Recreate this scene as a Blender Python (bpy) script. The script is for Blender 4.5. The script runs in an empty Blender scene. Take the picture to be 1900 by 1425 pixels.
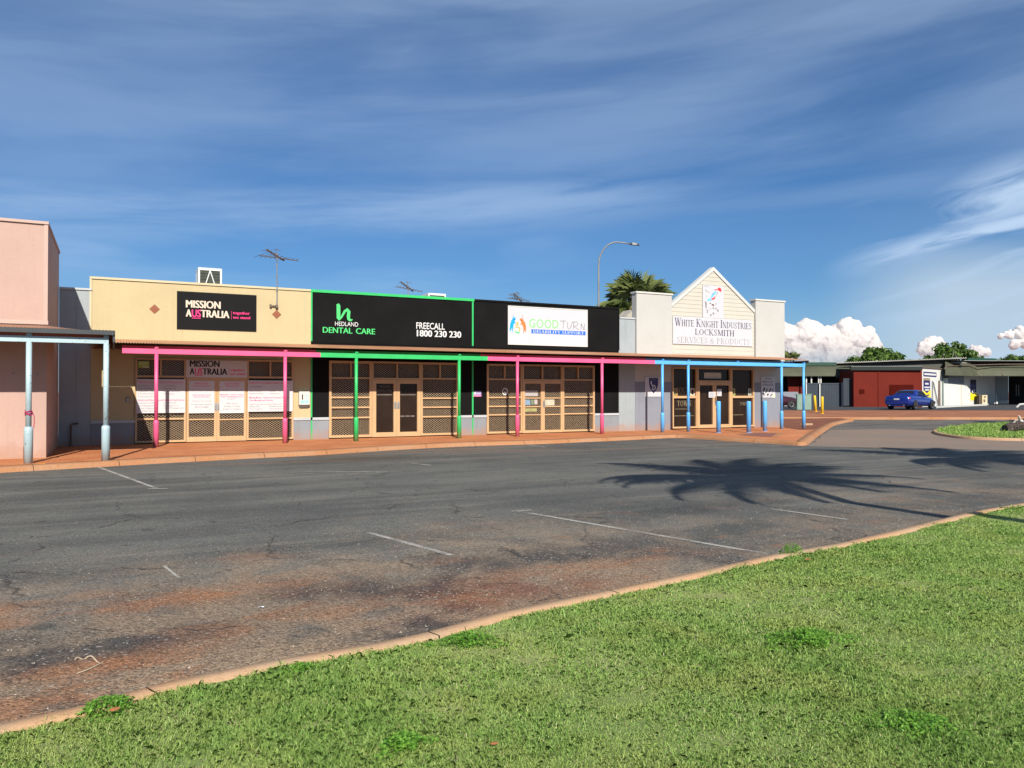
import bpy, bmesh, math, random
import numpy as np
from mathutils import Vector, Matrix
from mathutils.geometry import delaunay_2d_cdt
R = math.radians
rng = random.Random(7)
C = bpy.context.scene.collection
SC = bpy.context.scene

# ------------------------------------------------------------------ camera, sky, sun, exposure
CC, SS, CH, FPX, YH = .4535, .8913, 1.65, 1450.0, 728.0
cam_d = bpy.data.cameras.new('camera'); cam = bpy.data.objects.new('camera', cam_d); C.objects.link(cam)
cam_d.sensor_width = 36.0; cam_d.lens = 36.0 * FPX / 1900.0; cam_d.clip_start = .05; cam_d.clip_end = 12000
cam.location = (0, 0, CH)
pitch = math.atan((YH - 712.5) / FPX)
fwd = Vector((CC * math.cos(pitch), SS * math.cos(pitch), math.sin(pitch)))
cam.rotation_euler = fwd.to_track_quat('-Z', 'Y').to_euler()
SC.camera = cam

LDIR = Vector((.25, 1.0, -.69)).normalized()
SUN_EL = math.asin(-LDIR.z)
sun_d = bpy.data.lights.new('sun', 'SUN'); sun_d.energy = 5.0; sun_d.angle = R(.5); sun_d.color = (1.0, .93, .83)
sun = bpy.data.objects.new('sun', sun_d); C.objects.link(sun); sun.location = (-20, -60, 60)
sun.rotation_euler = LDIR.to_track_quat('-Z', 'Y').to_euler()

SC.view_settings.view_transform = 'Standard'; SC.view_settings.look = 'None'
SC.view_settings.exposure = .5; SC.view_settings.gamma = 1.0
SC.cycles.max_bounces = 6; SC.cycles.diffuse_bounces = 2; SC.cycles.transparent_max_bounces = 12


class NT:
    def __init__(s, nt): s.nt = nt
    def n(s, t, **kw):
        nd = s.nt.nodes.new(t)
        for k, v in kw.items():
            if k.startswith('_'): setattr(nd, k[1:], v)
            else: s.put(nd.inputs[k.replace('__', ' ')], v)
        return nd
    def put(s, sock, v):
        if isinstance(v, bpy.types.NodeSocket): s.nt.links.new(v, sock)
        elif isinstance(v, bpy.types.Node): s.nt.links.new(v.outputs[0], sock)
        else: sock.default_value = v
    def m(s, op, a, b=None, c=None, clamp=False):
        nd = s.nt.nodes.new('ShaderNodeMath'); nd.operation = op; nd.use_clamp = clamp
        s.put(nd.inputs[0], a)
        if b is not None: s.put(nd.inputs[1], b)
        if c is not None: s.put(nd.inputs[2], c)
        return nd.outputs[0]
    def mix(s, f, a, b, blend='MIX'):
        nd = s.nt.nodes.new('ShaderNodeMix'); nd.data_type = 'RGBA'; nd.blend_type = blend
        s.put(nd.inputs[0], f); s.put(nd.inputs[6], c4(a)); s.put(nd.inputs[7], c4(b))
        return nd.outputs[2]
    def ss(s, v, a, b):
        nd = s.nt.nodes.new('ShaderNodeMapRange'); nd.interpolation_type = 'SMOOTHSTEP'
        s.put(nd.inputs[0], v); nd.inputs[1].default_value = a; nd.inputs[2].default_value = b
        return nd.outputs[0]
    def noise(s, vec, scale, detail=4, rough=.55, dist=0.0, out=0):
        nd = s.n('ShaderNodeTexNoise', Scale=scale, Detail=detail, Roughness=rough, Distortion=dist)
        if vec is not None: s.put(nd.inputs['Vector'], vec)
        return nd.outputs[out]
    def scalev(s, vec, v):
        nd = s.nt.nodes.new('ShaderNodeVectorMath'); nd.operation = 'MULTIPLY'
        s.put(nd.inputs[0], vec); nd.inputs[1].default_value = v
        return nd.outputs[0]


def c4(c):
    if isinstance(c, (tuple, list)) and len(c) == 3: return (*c, 1.0)
    return c


def build_world():
    w = bpy.data.worlds.new("World"); SC.world = w; w.use_nodes = True
    nt = w.node_tree; nt.nodes.clear(); T = NT(nt)
    sky = T.n('ShaderNodeTexSky'); sky.sky_type = 'NISHITA'; sky.sun_disc = False
    sky.sun_elevation = SUN_EL; sky.sun_rotation = math.pi + math.atan2(-LDIR.x, -LDIR.y) - math.pi
    sky.sun_rotation = math.pi + .245
    sky.air_density = 1.0; sky.dust_density = .35; sky.ozone_density = 2.2; sky.altitude = 0
    tc = T.n('ShaderNodeTexCoord')
    sep = T.n('ShaderNodeSeparateXYZ', Vector=tc.outputs['Generated'])
    X, Y, Z = sep.outputs
    rgt = T.m('SUBTRACT', T.m('MULTIPLY', X, SS), T.m('MULTIPLY', Y, CC))
    fw = T.m('ADD', T.m('MULTIPLY', X, CC), T.m('MULTIPLY', Y, SS))
    az = T.m('ARCTAN2', rgt, fw); el = T.m('ARCSINE', Z)
    def vec(a, b, ka, kb, off=0):
        cx = T.n('ShaderNodeCombineXYZ')
        T.put(cx.inputs[0], T.m('ADD', T.m('MULTIPLY', a, ka), off)); T.put(cx.inputs[1], T.m('MULTIPLY', b, kb)); return cx.outputs[0]
    elt = T.m('SUBTRACT', el, T.m('MULTIPLY', az, .07))
    streak = T.noise(vec(az, elt, 1.3, 8, 3.1), 1.5, 6, .48, .5)
    broad = T.noise(vec(az, elt, 1.0, 3.6, 8.3), 1.4, 3, .45, .3)
    fine = T.noise(vec(az, elt, 3.0, 26, 1.7), 1.5, 6, .6, .5)
    def bump(v, c, w):
        d = T.m('DIVIDE', T.m('SUBTRACT', v, c), w)
        return T.m('POWER', 2.718, T.m('MULTIPLY', T.m('MULTIPLY', d, d), -1))
    mixn = T.m('ADD', T.m('MULTIPLY', streak, .56), T.m('ADD', T.m('MULTIPLY', broad, .30), T.m('MULTIPLY', fine, .13)))
    # high veil, fading out near the horizon
    veil = T.m('MULTIPLY', T.ss(mixn, .36, .62), T.ss(el, .12, .30))
    veil = T.m('ADD', T.m('MULTIPLY', veil, .27), T.m('MULTIPLY', T.ss(el, .26, .46), .12))
    # the long brighter streak that climbs to the right
    ridge = T.m('SUBTRACT', el, T.m('ADD', .238, T.m('MULTIPLY', az, .072)))
    band = T.m('MULTIPLY', bump(ridge, 0, .034), T.ss(T.m('ADD', T.m('MULTIPLY', streak, .6), T.m('MULTIPLY', fine, .4)), .30, .62))
    band = T.m('MULTIPLY', band, T.m('MULTIPLY', T.ss(T.m('MULTIPLY', az, -1), -.55, .05), .46))
    # low thin streaks over the roofs on the left
    low = T.m('MULTIPLY', bump(el, .175, .05), T.ss(streak, .42, .7))
    low = T.m('MULTIPLY', T.m('MULTIPLY', low, .42), T.ss(T.m('MULTIPLY', az, -1), -.35, .2))
    # wisps at the far right
    wn = T.noise(vec(az, T.m('SUBTRACT', el, T.m('MULTIPLY', az, .22)), 3.2, 15, 5.5), 1.6, 7, .56, .9)
    wisp = T.m('MULTIPLY', T.ss(wn, .47, .66), T.ss(az, .36, .56))
    wisp = T.m('MULTIPLY', wisp, T.m('MULTIPLY', T.ss(T.m('MULTIPLY', el, -1), -.25, -.20), .6))
    wb1 = T.m('MULTIPLY', bump(T.m('SUBTRACT', el, T.m('ADD', .212, T.m('MULTIPLY', T.m('SUBTRACT', az, .57), .20))), 0, .034), T.m('MULTIPLY', T.ss(az, .45, .57), T.ss(wn, .24, .56)))
    wb2 = T.m('MULTIPLY', bump(T.m('SUBTRACT', el, T.m('ADD', .166, T.m('MULTIPLY', T.m('SUBTRACT', az, .50), .20))), 0, .014), T.m('MULTIPLY', T.ss(az, .36, .52), T.ss(wn, .30, .60)))
    wisp = T.m('MAXIMUM', wisp, T.m('MULTIPLY', T.m('MAXIMUM', wb1, wb2), 1.0))
    # pale air near the horizon
    hz_ = T.m('MULTIPLY', T.ss(T.m('MULTIPLY', el, -1), -.15, -.0), .38)
    hz2 = T.m('MULTIPLY', T.m('MULTIPLY', T.ss(T.m('ADD', T.m('MULTIPLY', el, -1), T.m('MULTIPLY', T.m('SUBTRACT', broad, .5), .12)), -.165, -.10), T.ss(az, .36, .52)), .84)
    cl = T.m('MAXIMUM', T.m('MAXIMUM', veil, band), T.m('MAXIMUM', low, wisp))
    base = T.mix(1.0, sky.outputs[0], (.45, .755, 1.09), 'MULTIPLY')
    col = T.mix(hz_, base, (6.2, 7.7, 9.9))
    col = T.mix(hz2, col, (6.6, 8.2, 9.8))
    col = T.mix(cl, col, (6.4, 8.4, 11.2))
    bg = T.n('ShaderNodeBackground', Strength=.057); T.put(bg.inputs[0], col)
    out = T.n('ShaderNodeOutputWorld'); nt.links.new(bg.outputs[0], out.inputs[0])


build_world()

# ------------------------------------------------------------------ picture measurements to places
def fx(px, Y=27.6):                     # X on the plane Y at a pixel column
    u = (px - 950) / FPX; d = Y / (SS - CC * u); return d * (CC + SS * u)
def cw(px, d):                          # place at a column and a depth
    l = (px - 950) / FPX * d; return CC * d + SS * l, SS * d - CC * l
def depth(x, y): return CC * x + SS * y
def hz(d):                              # the ground climbs a little beyond the car park
    t = min(max((d - 38) / 22, 0), 1); return .36 * t * t * (3 - 2 * t)
def gp(px, py, zo=0.0):                 # place on the ground at a pixel
    d = 20.0
    for _ in range(40): d = .5 * d + .5 * (CH - hz(d) - zo) * FPX / (py - YH)
    return cw(px, d)
def smooth(a, b, t):
    t = min(max((t - a) / (b - a), 0), 1); return t * t * (3 - 2 * t)

# ------------------------------------------------------------------ materials
def new_mat(name):
    m = bpy.data.materials.new(name); m.use_nodes = True; m.node_tree.nodes.clear()
    T = NT(m.node_tree); o = T.n('ShaderNodeOutputMaterial'); b = T.n('ShaderNodeBsdfPrincipled')
    m.node_tree.links.new(b.outputs[0], o.inputs[0]); return m, T, b, o
def pos(T): return T.n('ShaderNodeNewGeometry').outputs['Position']
MATS = {}
def paint(name, col, rough=.6, var=.10, scale=1.2, bump=.0, bscale=60, grime=.0, metal=0, spec=.4, splash=0, chips=0):
    if name in MATS: return MATS[name]
    m, T, b, o = new_mat(name); P = pos(T)
    a = T.noise(P, scale, 5, .6); f = T.noise(P, scale * 17, 3, .6)
    v = T.m('ADD', T.m('MULTIPLY', a, .7), T.m('MULTIPLY', f, .3))
    dk = tuple(c * (1 - var) for c in col); lt = tuple(min(c * (1 + var), .95) for c in col)
    c = T.mix(T.ss(v, .34, .66), dk, lt)
    if grime:
        g = T.noise(T.scalev(P, (5, 5, .5)), 1.4, 5, .65)
        c = T.mix(T.m('MULTIPLY', T.ss(g, .52, .75), grime), c, tuple(k * .55 + q for k, q in zip(col, (.03, .015, .006))))
    if splash:                                   # red dust splashed up the foot of the wall, and rain runs
        z = T.n('ShaderNodeSeparateXYZ', Vector=P).outputs[2]; sn = T.noise(P, 2.6, 5, .65)
        f_ = T.m('MULTIPLY', T.ss(T.m('SUBTRACT', T.m('MULTIPLY', sn, .9), z), .02, .42), splash)
        c = T.mix(f_, c, (.34, .17, .09))
        rn_ = T.noise(T.scalev(P, (7, 7, .16)), 1.0, 6, .7)
        c = T.mix(T.m('MULTIPLY', T.ss(rn_, .53, .72), splash * .55), c, tuple(k * .62 for k in col))
    if chips:
        cn = T.noise(P, 13, 4, .6); cm = T.noise(P, 2.1, 3, .5)
        c = T.mix(T.m('MULTIPLY', T.ss(T.m('ADD', T.m('MULTIPLY', cn, .7), T.m('MULTIPLY', cm, .3)), .60, .63), chips), c, (.12, .115, .11))
        z = T.n('ShaderNodeSeparateXYZ', Vector=P).outputs[2]
        c = T.mix(T.m('MULTIPLY', T.ss(T.m('SUBTRACT', T.m('MULTIPLY', cm, .5), z), -.05, .22), .5), c, (.32, .17, .09))
    T.put(b.inputs['Base Color'], c); b.inputs['Roughness'].default_value = rough
    b.inputs['Metallic'].default_value = metal; b.inputs['Specular IOR Level'].default_value = spec
    if bump:
        bp = T.n('ShaderNodeBump', Strength=bump, Distance=.01); T.put(bp.inputs['Height'], T.noise(P, bscale, 4, .6))
        m.node_tree.links.new(bp.outputs[0], b.inputs['Normal'])
    MATS[name] = m; return m

M = dict(
    pink_wall=paint('pink wall paint', (0.4150, 0.2820, 0.2320), .75, .05, .8, .12, 90, .10, splash=.45),
    pink_trim=paint('pink trim paint', (0.4400, 0.3100, 0.2550), .6, .04),
    yellow=paint('yellow wall paint', (0.4500, 0.3680, 0.2050), .7, .045, .7, .10, 90, .08, splash=.35),
    yellow_trim=paint('pale yellow trim', (0.5000, 0.4300, 0.2700), .55, .04),
    black=paint('black wall paint', (0.0056, 0.0056, 0.0058), .8, .22, .9, .10, 70, .0, spec=.12),
    grey_panel=paint('pale grey panel', (0.2880, 0.3240, 0.3384), .6, .07, .7, .05, 60, .20, splash=.5),
    grey_dado=paint('grey panel', (0.2130, 0.2337, 0.2544), .6, .07, .9, .05, 60, .20, splash=.55),
    slate=paint('slate grey wall', (0.1980, 0.2112, 0.2475), .65, .07, .8, .08, 70, .16, splash=.5),
    capwhite=paint('white capping', (0.4110, 0.4357, 0.4485), .5, .05),
    white=paint('warm white wall', (0.4250, 0.4200, 0.3950), .7, .04, .8, .08, 80, .10),
    board=paint('cream weatherboard', (0.4600, 0.4400, 0.3750), .6, .04, 1.1, .05, 60, .06),
    white_trim=paint('white trim', (0.5290, 0.5290, 0.4945), .5, .03),
    green=paint('bright green paint', (0.0300, 0.4300, 0.1150), .42, .09, 2, chips=.5),
    hotpink=paint('hot pink paint', (0.7000, 0.1000, 0.2350), .42, .09, 2, chips=.5),
    blue=paint('sky blue paint', (0.1000, 0.3850, 0.8000), .42, .08, 2, chips=.45),
    paleblue=paint('pale blue grey paint', (0.3600, 0.4770, 0.5085), .45, .08, 2, grime=.12, chips=.8),
    diamond=paint('terracotta tile', (0.2310, 0.0714, 0.0294), .5, .06),
    cream=paint('cream frame paint', (0.4888, 0.3149, 0.1645), .45, .06, 2, grime=.10),
    screen=paint('cream screen paint', (0.4250, 0.3145, 0.1997), .5, .06, 3),
    roofing=paint('red brown roof sheet', (0.4000, 0.2000, 0.1100), .5, .14, 1.5, grime=.2),
    gutter=paint('dark grey gutter', (.045, .05, .053), .4, .08),
    soffit=paint('dark brown lining', (.10, .035, .028), .8, .1),
    flatroof=paint('grey roof deck', (.30, .30, .30), .8, .1),
    sign_black=paint('black sign sheet', (0.0045, 0.0042, 0.0045), .6, .08, spec=.15),
    sign_white=paint('white sign sheet', (0.4875, 0.4875, 0.5129), .45, .02),
    poster=paint('white poster sheet', (0.5230, 0.5151, 0.5230), .5, .02),
    txt_black=paint('black lettering', (.015, .014, .016), .6, 0),
    txt_navy=paint('navy lettering', (.035, .033, .075), .6, 0),
    txt_grey=paint('grey lettering', (.26, .26, .27), .6, 0),
    txt_midgrey=paint('mid grey lettering', (0.1700, 0.1700, 0.1900), .6, 0),
    txt_cream=paint('cream lettering', (0.5850, 0.4950, 0.3900), .6, 0),
    txt_white=paint('white lettering', (0.6000, 0.6000, 0.5850), .6, 0),
    txt_pink=paint('magenta lettering', (.72, .03, .19), .6, 0),
    txt_green=paint('green lettering', (.06, .52, .14), .6, 0),
    txt_leaf=paint('leaf green lettering', (.22, .55, .20), .6, 0),
    txt_blue=paint('blue lettering', (.02, .13, .52), .6, 0),
    logo_blue=paint('bright blue mark', (.0, .30, .80), .6, 0),
    logo_orange=paint('orange mark', (.80, .16, .03), .6, 0),
    logo_amber=paint('amber mark', (.78, .34, .03), .6, 0),
    logo_red=paint('red mark', (.70, .03, .04), .6, 0),
    logo_sky=paint('pale blue mark', (.16, .45, .68), .6, 0),
    navy=paint('navy sign', (.022, .018, .115), .45, .05),
    signyellow=paint('sign yellow', (.86, .66, .02), .45, .05),
    brushed=paint('brushed steel', (.46, .45, .42), .35, .08, 4, metal=.7),
    galv=paint('galvanised steel', (.20, .21, .22), .55, .14, 3, metal=.3),
    darkmetal=paint('dark weathered metal', (.12, .085, .065), .6, .2, 5),
    acwhite=paint('cooler cabinet', (.62, .62, .58), .55, .06, 2, grime=.2),
    acpad=paint('cooler pad', (.055, .062, .05), .9, .3, 9),
    red_wall=paint('brick red wall paint', (0.1220, 0.0155, 0.0095), .75, .08, .6, .1, 40, .08, spec=.1),
    red_patch=paint('dark red patch', (0.0550, 0.0055, 0.0030), .85, .06, spec=.05),
    darkgreen=paint('dark green fascia', (0.0034, 0.0109, 0.0080), .5, .12),
    midgreen=paint('mid green fascia', (0.0120, 0.0510, 0.0330), .5, .10),
    canopy=paint('olive grey canopy sheet', (0.0653, 0.0696, 0.0422), .7, .16, .7, .1, 30, .2),
    canopy_grey=paint('grey green wall sheet', (0.0628, 0.0651, 0.0535), .7, .10, .5, .1, 30, .2),
    offwhite=paint('off white wall', (0.6190, 0.6096, 0.5671), .7, .05, .6, .05, 40, .10),
    slategate=paint('dark blue grey gate sheet', (0.0360, 0.0468, 0.0630), .55, .08, 2),
    dark=paint('black parts and painted shade', (.012, .010, .010), .7, .1),  # near black, for black parts and for shade painted into openings
    util=paint('pale green cabinet', (0.1920, 0.2880, 0.2320), .5, .08, 3, grime=.15),
    yellow_post=paint('yellow bollard paint', (.78, .50, .025), .5, .08, 4, grime=.15),
    tyre=paint('tyre rubber', (.016, .016, .016), .85, .1),
    rim=paint('alloy rim', (.50, .50, .48), .3, .05, metal=.8),
    rim_dark=paint('dark alloy', (.07, .07, .07), .35, .05, metal=.6),
    tail=paint('tail lamp', (.60, .07, .05), .2, .05),
    headlamp=paint('head lamp lens', (.6, .62, .65), .1, .05),
    bark=paint('palm bark', (.16, .115, .08), .95, .3, 6, .4, 30),
    treebark=paint('tree bark', (.11, .08, .06), .95, .3, 4, .4, 20),
    twig=paint('dry twig', (.42, .34, .24), .9, .2, 20),
    litter=paint('white litter', (.8, .8, .8), .7, .03),
    brownleaf=paint('dry leaf', (.38, .14, .05), .8, .2, 30),
    kerb_yellow=paint('faded orange kerb paint', (.68, .30, .04), .8, .25, 9),
)

def car_paint(name, col):
    m, T, b, o = new_mat(name)
    b.inputs['Base Color'].default_value = c4(col); b.inputs['Roughness'].default_value = .28; b.inputs['Metallic'].default_value = .2
    b.inputs['Coat Weight'].default_value = .8; b.inputs['Coat Roughness'].default_value = .04
    return m
M['utepaint'] = car_paint('metallic blue car paint', (.003, .020, .19))
M['maroon'] = car_paint('maroon car paint', (.045, .006, .012))
def glass(name, col, rough=.08, dusty=.35, dust=(.03, .022, .017)):
    m, T, b, o = new_mat(name); P = pos(T)
    d = T.noise(T.scalev(P, (1, 1, .6)), 2.2, 6, .65)
    T.put(b.inputs['Base Color'], T.mix(T.m('MULTIPLY', T.ss(d, .3, .8), dusty), col, dust))
    T.put(b.inputs['Roughness'], T.m('ADD', rough, T.m('MULTIPLY', d, .12))); b.inputs['IOR'].default_value = 1.5; b.inputs['Specular IOR Level'].default_value = .22
    return m
M['glass'] = glass('dark shop glass', (.010, .008, .007), .10, .35)
M['glass_brown'] = glass('brown tinted glass', (.018, .011, .008), .14, .75, (.034, .020, .014))
M['carglass'] = glass('car glass', (.012, .013, .014), .03, .1)

def dirt_mask_common(T, P):
    s = T.n('ShaderNodeSeparateXYZ', Vector=P)
    g = T.m('SUBTRACT', T.m('SUBTRACT', s.outputs[1], T.m('MULTIPLY', s.outputs[0], .18)), 4.78)
    return s, g

def mat_asphalt():
    m, T, b, o = new_mat('worn asphalt with red dust'); P = pos(T); s, g = dirt_mask_common(T, P)
    Xs, Ys = s.outputs[0], s.outputs[1]
    agg = T.n('ShaderNodeTexVoronoi', Scale=58.0, Randomness=1.0); T.put(agg.inputs['Vector'], P)
    agg2 = T.n('ShaderNodeTexVoronoi', Scale=130.0, Randomness=1.0); T.put(agg2.inputs['Vector'], P)
    st1 = T.n('ShaderNodeSeparateColor'); T.put(st1.inputs[0], agg.outputs['Color'])
    st2 = T.n('ShaderNodeSeparateColor'); T.put(st2.inputs[0], agg2.outputs['Color'])
    spk = T.m('ADD', T.m('MULTIPLY', st1.outputs[0], .55), T.m('MULTIPLY', st2.outputs[0], .45))
    big = T.noise(P, .33, 6, .6, .3); mid = T.noise(P, 1.6, 6, .62)
    lane = T.noise(T.scalev(P, (.10, .95, 1)), 1.0, 6, .6, .25)
    lane2 = T.noise(T.scalev(P, (.16, 2.6, 1)), 1.0, 6, .62, .2)
    c = T.mix(T.ss(T.m('ADD', T.m('MULTIPLY', lane, .6), T.m('MULTIPLY', big, .4)), .38, .62), (.072, .074, .069), (.125, .125, .112))
    c = T.mix(T.m('MULTIPLY', T.ss(lane2, .52, .70), .45), c, (.20, .18, .15))
    nearf = T.m('MULTIPLY', T.ss(T.m('MULTIPLY', g, -1), -6.5, -.6), T.m('SUBTRACT', 1, T.m('MULTIPLY', T.ss(Xs, 2.5, 8.5), .55)))                # dust thickens towards the grass verge
    pale = T.m('MULTIPLY', T.ss(T.m('ADD', T.m('MULTIPLY', mid, .45), T.m('ADD', T.m('MULTIPLY', big, .45), T.m('MULTIPLY', nearf, .18))), .44, .64), T.m('ADD', .08, T.m('MULTIPLY', nearf, .78)))
    c = T.mix(pale, c, (.275, .195, .125))
    # bare dark chip patches
    ch = T.noise(P, .62, 5, .6, .5, 0)
    chip = T.m('MULTIPLY', T.ss(T.m('ADD', ch, T.m('MULTIPLY', mid, .25)), .60, .74), nearf)
    c = T.mix(T.m('MULTIPLY', chip, .85), c, (.042, .042, .044))
    # red dirt lenses
    rn = T.noise(T.scalev(P, (.75, 1.25, 1)), 1.05, 7, .62, .35)
    red = T.m('MULTIPLY', T.ss(T.m('ADD', rn, T.m('MULTIPLY', nearf, .08)), .59, .72), T.m('ADD', .12, T.m('MULTIPLY', nearf, .85)))
    c = T.mix(T.m('MULTIPLY', red, .72), c, (.255, .118, .058))
    def spot(x, y, rx, ry):
        dx = T.m('DIVIDE', T.m('SUBTRACT', Xs, x), rx); dy = T.m('DIVIDE', T.m('SUBTRACT', Ys, y), ry)
        return T.m('POWER', 2.718, T.m('MULTIPLY', T.m('ADD', T.m('MULTIPLY', dx, dx), T.m('MULTIPLY', dy, dy)), -1))
    rust = T.m('MULTIPLY', spot(3.0, 6.35, 1.1, .62), T.ss(mid, .30, .58), clamp=True)
    c = T.mix(T.m('MULTIPLY', rust, .8), c, (.125, .042, .027))
    for sx_, sy_, rx_, ry_ in ((-.3, 6.15, 1.3, .55), (1.8, 7.05, .8, .35), (4.0, 7.25, .9, .35), (2.3, 6.75, .7, .3), (8.2, 9.3, 1.6, .45)):
        dk_ = T.m('MULTIPLY', spot(sx_, sy_, rx_, ry_), T.ss(T.m('ADD', T.m('MULTIPLY', mid, .6), T.m('MULTIPLY', ch, .4)), .36, .58), clamp=True); c = T.mix(T.m('MULTIPLY', dk_, .85), c, (.046, .047, .047))
    for sx_, sy_, rx_, ry_ in ((.9, 7.3, 1.0, .3), (-.1, 5.75, .5, .18), (2.2, 6.2, .8, .25), (4.4, 6.7, 1.2, .22), (-1.2, 7.6, 1.4, .3)):
        rd_ = T.m('MULTIPLY', spot(sx_, sy_, rx_, ry_), T.ss(T.m('ADD', T.m('MULTIPLY', mid, .5), T.m('MULTIPLY', rn, .5)), .38, .60), clamp=True); c = T.mix(T.m('MULTIPLY', rd_, .85), c, (.27, .125, .06))
    oil = T.m('MULTIPLY', spot(6.1, 20.6, 1.8, .9), T.ss(lane2, .36, .56), clamp=True)
    c = T.mix(T.m('MULTIPLY', oil, .8), c, (.04, .031, .022))
    # red dust washed against the shop kerb
    far = T.m('MULTIPLY', T.ss(lane2, .47, .62), T.ss(Ys, 18.2, 21.8))
    c = T.mix(T.m('MULTIPLY', far, .55), c, (.21, .11, .062))
    # hairline cracks and drips
    cw_ = T.n('ShaderNodeVectorMath'); cw_.operation = 'ADD'; T.put(cw_.inputs[0], P); T.put(cw_.inputs[1], T.scalev(T.noise(P, 1.7, 4, .6, 0, 1), (.7, .7, 0)))
    ck = T.n('ShaderNodeTexVoronoi', Scale=.42); ck.feature = 'DISTANCE_TO_EDGE'; T.put(ck.inputs['Vector'], cw_)
    ckf = T.m('MULTIPLY', T.m('SUBTRACT', 1, T.ss(ck.outputs['Distance'], .002, .011)), T.ss(mid, .42, .60))
    c = T.mix(T.m('MULTIPLY', ckf, .75), c, (.028, .027, .026))
    dr = T.n('ShaderNodeTexVoronoi', Scale=.9, Randomness=1.0); T.put(dr.inputs['Vector'], P)
    c = T.mix(T.m('MULTIPLY', T.m('SUBTRACT', 1, T.ss(T.m('ADD', dr.outputs['Distance'], T.m('MULTIPLY', mid, .10)), .09, .15)), .55), c, (.040, .037, .034))
    lum = T.m('ADD', .22, T.m('MULTIPLY', spk, 1.56))
    amp = T.m('ADD', .55, T.m('MULTIPLY', nearf, .45))
    lum = T.m('ADD', T.m('MULTIPLY', lum, amp), T.m('SUBTRACT', 1, amp))
    c = T.mix(1.0, c, T.n('ShaderNodeCombineColor', Red=lum, Green=lum, Blue=lum).outputs[0], 'MULTIPLY')
    wh = T.m('MULTIPLY', T.ss(st1.outputs[1], .955, .985), T.m('ADD', .25, T.m('MULTIPLY', chip, .6)))
    c = T.mix(wh, c, (.42, .39, .35))
    T.put(b.inputs['Base Color'], c); b.inputs['Roughness'].default_value = .9; b.inputs['Specular IOR Level'].default_value = .25
    h = T.m('ADD', T.m('MULTIPLY', agg.outputs['Distance'], -1.0), T.m('MULTIPLY', mid, .6))
    bp = T.n('ShaderNodeBump', Strength=.5, Distance=.012); T.put(bp.inputs['Height'], h)
    m.node_tree.links.new(bp.outputs[0], b.inputs['Normal'])
    return m
M['asphalt'] = mat_asphalt()

def mat_dirt(name, c1, c2, c3, sc=1.0, bump=.5):
    m, T, b, o = new_mat(name); P = pos(T)
    a = T.noise(P, .7 * sc, 6, .62, .3); f = T.noise(P, 14 * sc, 5, .7); g = T.noise(P, 60 * sc, 3, .6)
    c = T.mix(T.ss(a, .35, .65), c1, c2); c = T.mix(T.m('MULTIPLY', T.ss(f, .5, .7), .7), c, c3)
    l = T.m('ADD', .6, T.m('MULTIPLY', g, .8))
    c = T.mix(1.0, c, T.n('ShaderNodeCombineColor', Red=l, Green=l, Blue=l).outputs[0], 'MULTIPLY')
    T.put(b.inputs['Base Color'], c); b.inputs['Roughness'].default_value = .95; b.inputs['Specular IOR Level'].default_value = .15
    bp = T.n('ShaderNodeBump', Strength=bump, Distance=.03); T.put(bp.inputs['Height'], T.m('ADD', f, T.m('MULTIPLY', g, .4)))
    m.node_tree.links.new(bp.outputs[0], b.inputs['Normal']); return m
M['dirt'] = mat_dirt('red dirt', (.26, .105, .055), (.33, .145, .08), (.15, .065, .04))
M['mulch'] = mat_dirt('red brown mulch', (.19, .075, .045), (.25, .10, .06), (.10, .045, .03), 1.6, 1.0)
M['kerbmat'] = mat_dirt('dusty kerb concrete', (.36, .165, .075), (.37, .20, .11), (.28, .13, .06), .9, .12)
M['kerbside'] = mat_dirt('verge kerb concrete', (.43, .26, .145), (.40, .28, .18), (.30, .17, .10), 1.6, .2)
M['concrete'] = mat_dirt('dusty concrete', (.225, .168, .13), (.19, .158, .13), (.235, .15, .105), .4, .12)
M['farasphalt'] = mat_dirt('dark asphalt', (.050, .052, .055), (.062, .064, .066), (.085, .08, .074), .5, .1)

def mat_paving():
    m, T, b, o = new_mat('terracotta clay paving'); P = pos(T)
    br = T.n('ShaderNodeTexBrick', Scale=1.0); br.offset = .5
    T.put(br.inputs['Vector'], P); br.inputs['Brick Width'].default_value = .23; br.inputs['Row Height'].default_value = .115
    br.inputs['Mortar Size'].default_value = .005; br.inputs['Color1'].default_value = (.50, .180, .068, 1); br.inputs['Color2'].default_value = (.42, .145, .058, 1)
    br.inputs['Mortar'].default_value = (.19, .08, .05, 1)
    d = T.noise(P, .8, 6, .65, .3)
    c = T.mix(T.m('MULTIPLY', T.ss(d, .36, .66), .65), br.outputs[0], (.56, .235, .10))
    d2 = T.noise(P, 3.0, 5, .65)
    c = T.mix(T.m('MULTIPLY', T.ss(d2, .58, .75), .4), c, (.27, .10, .06))
    T.put(b.inputs['Base Color'], c); b.inputs['Roughness'].default_value = .9; b.inputs['Specular IOR Level'].default_value = .2
    return m
M['paving'] = mat_paving()

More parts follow.
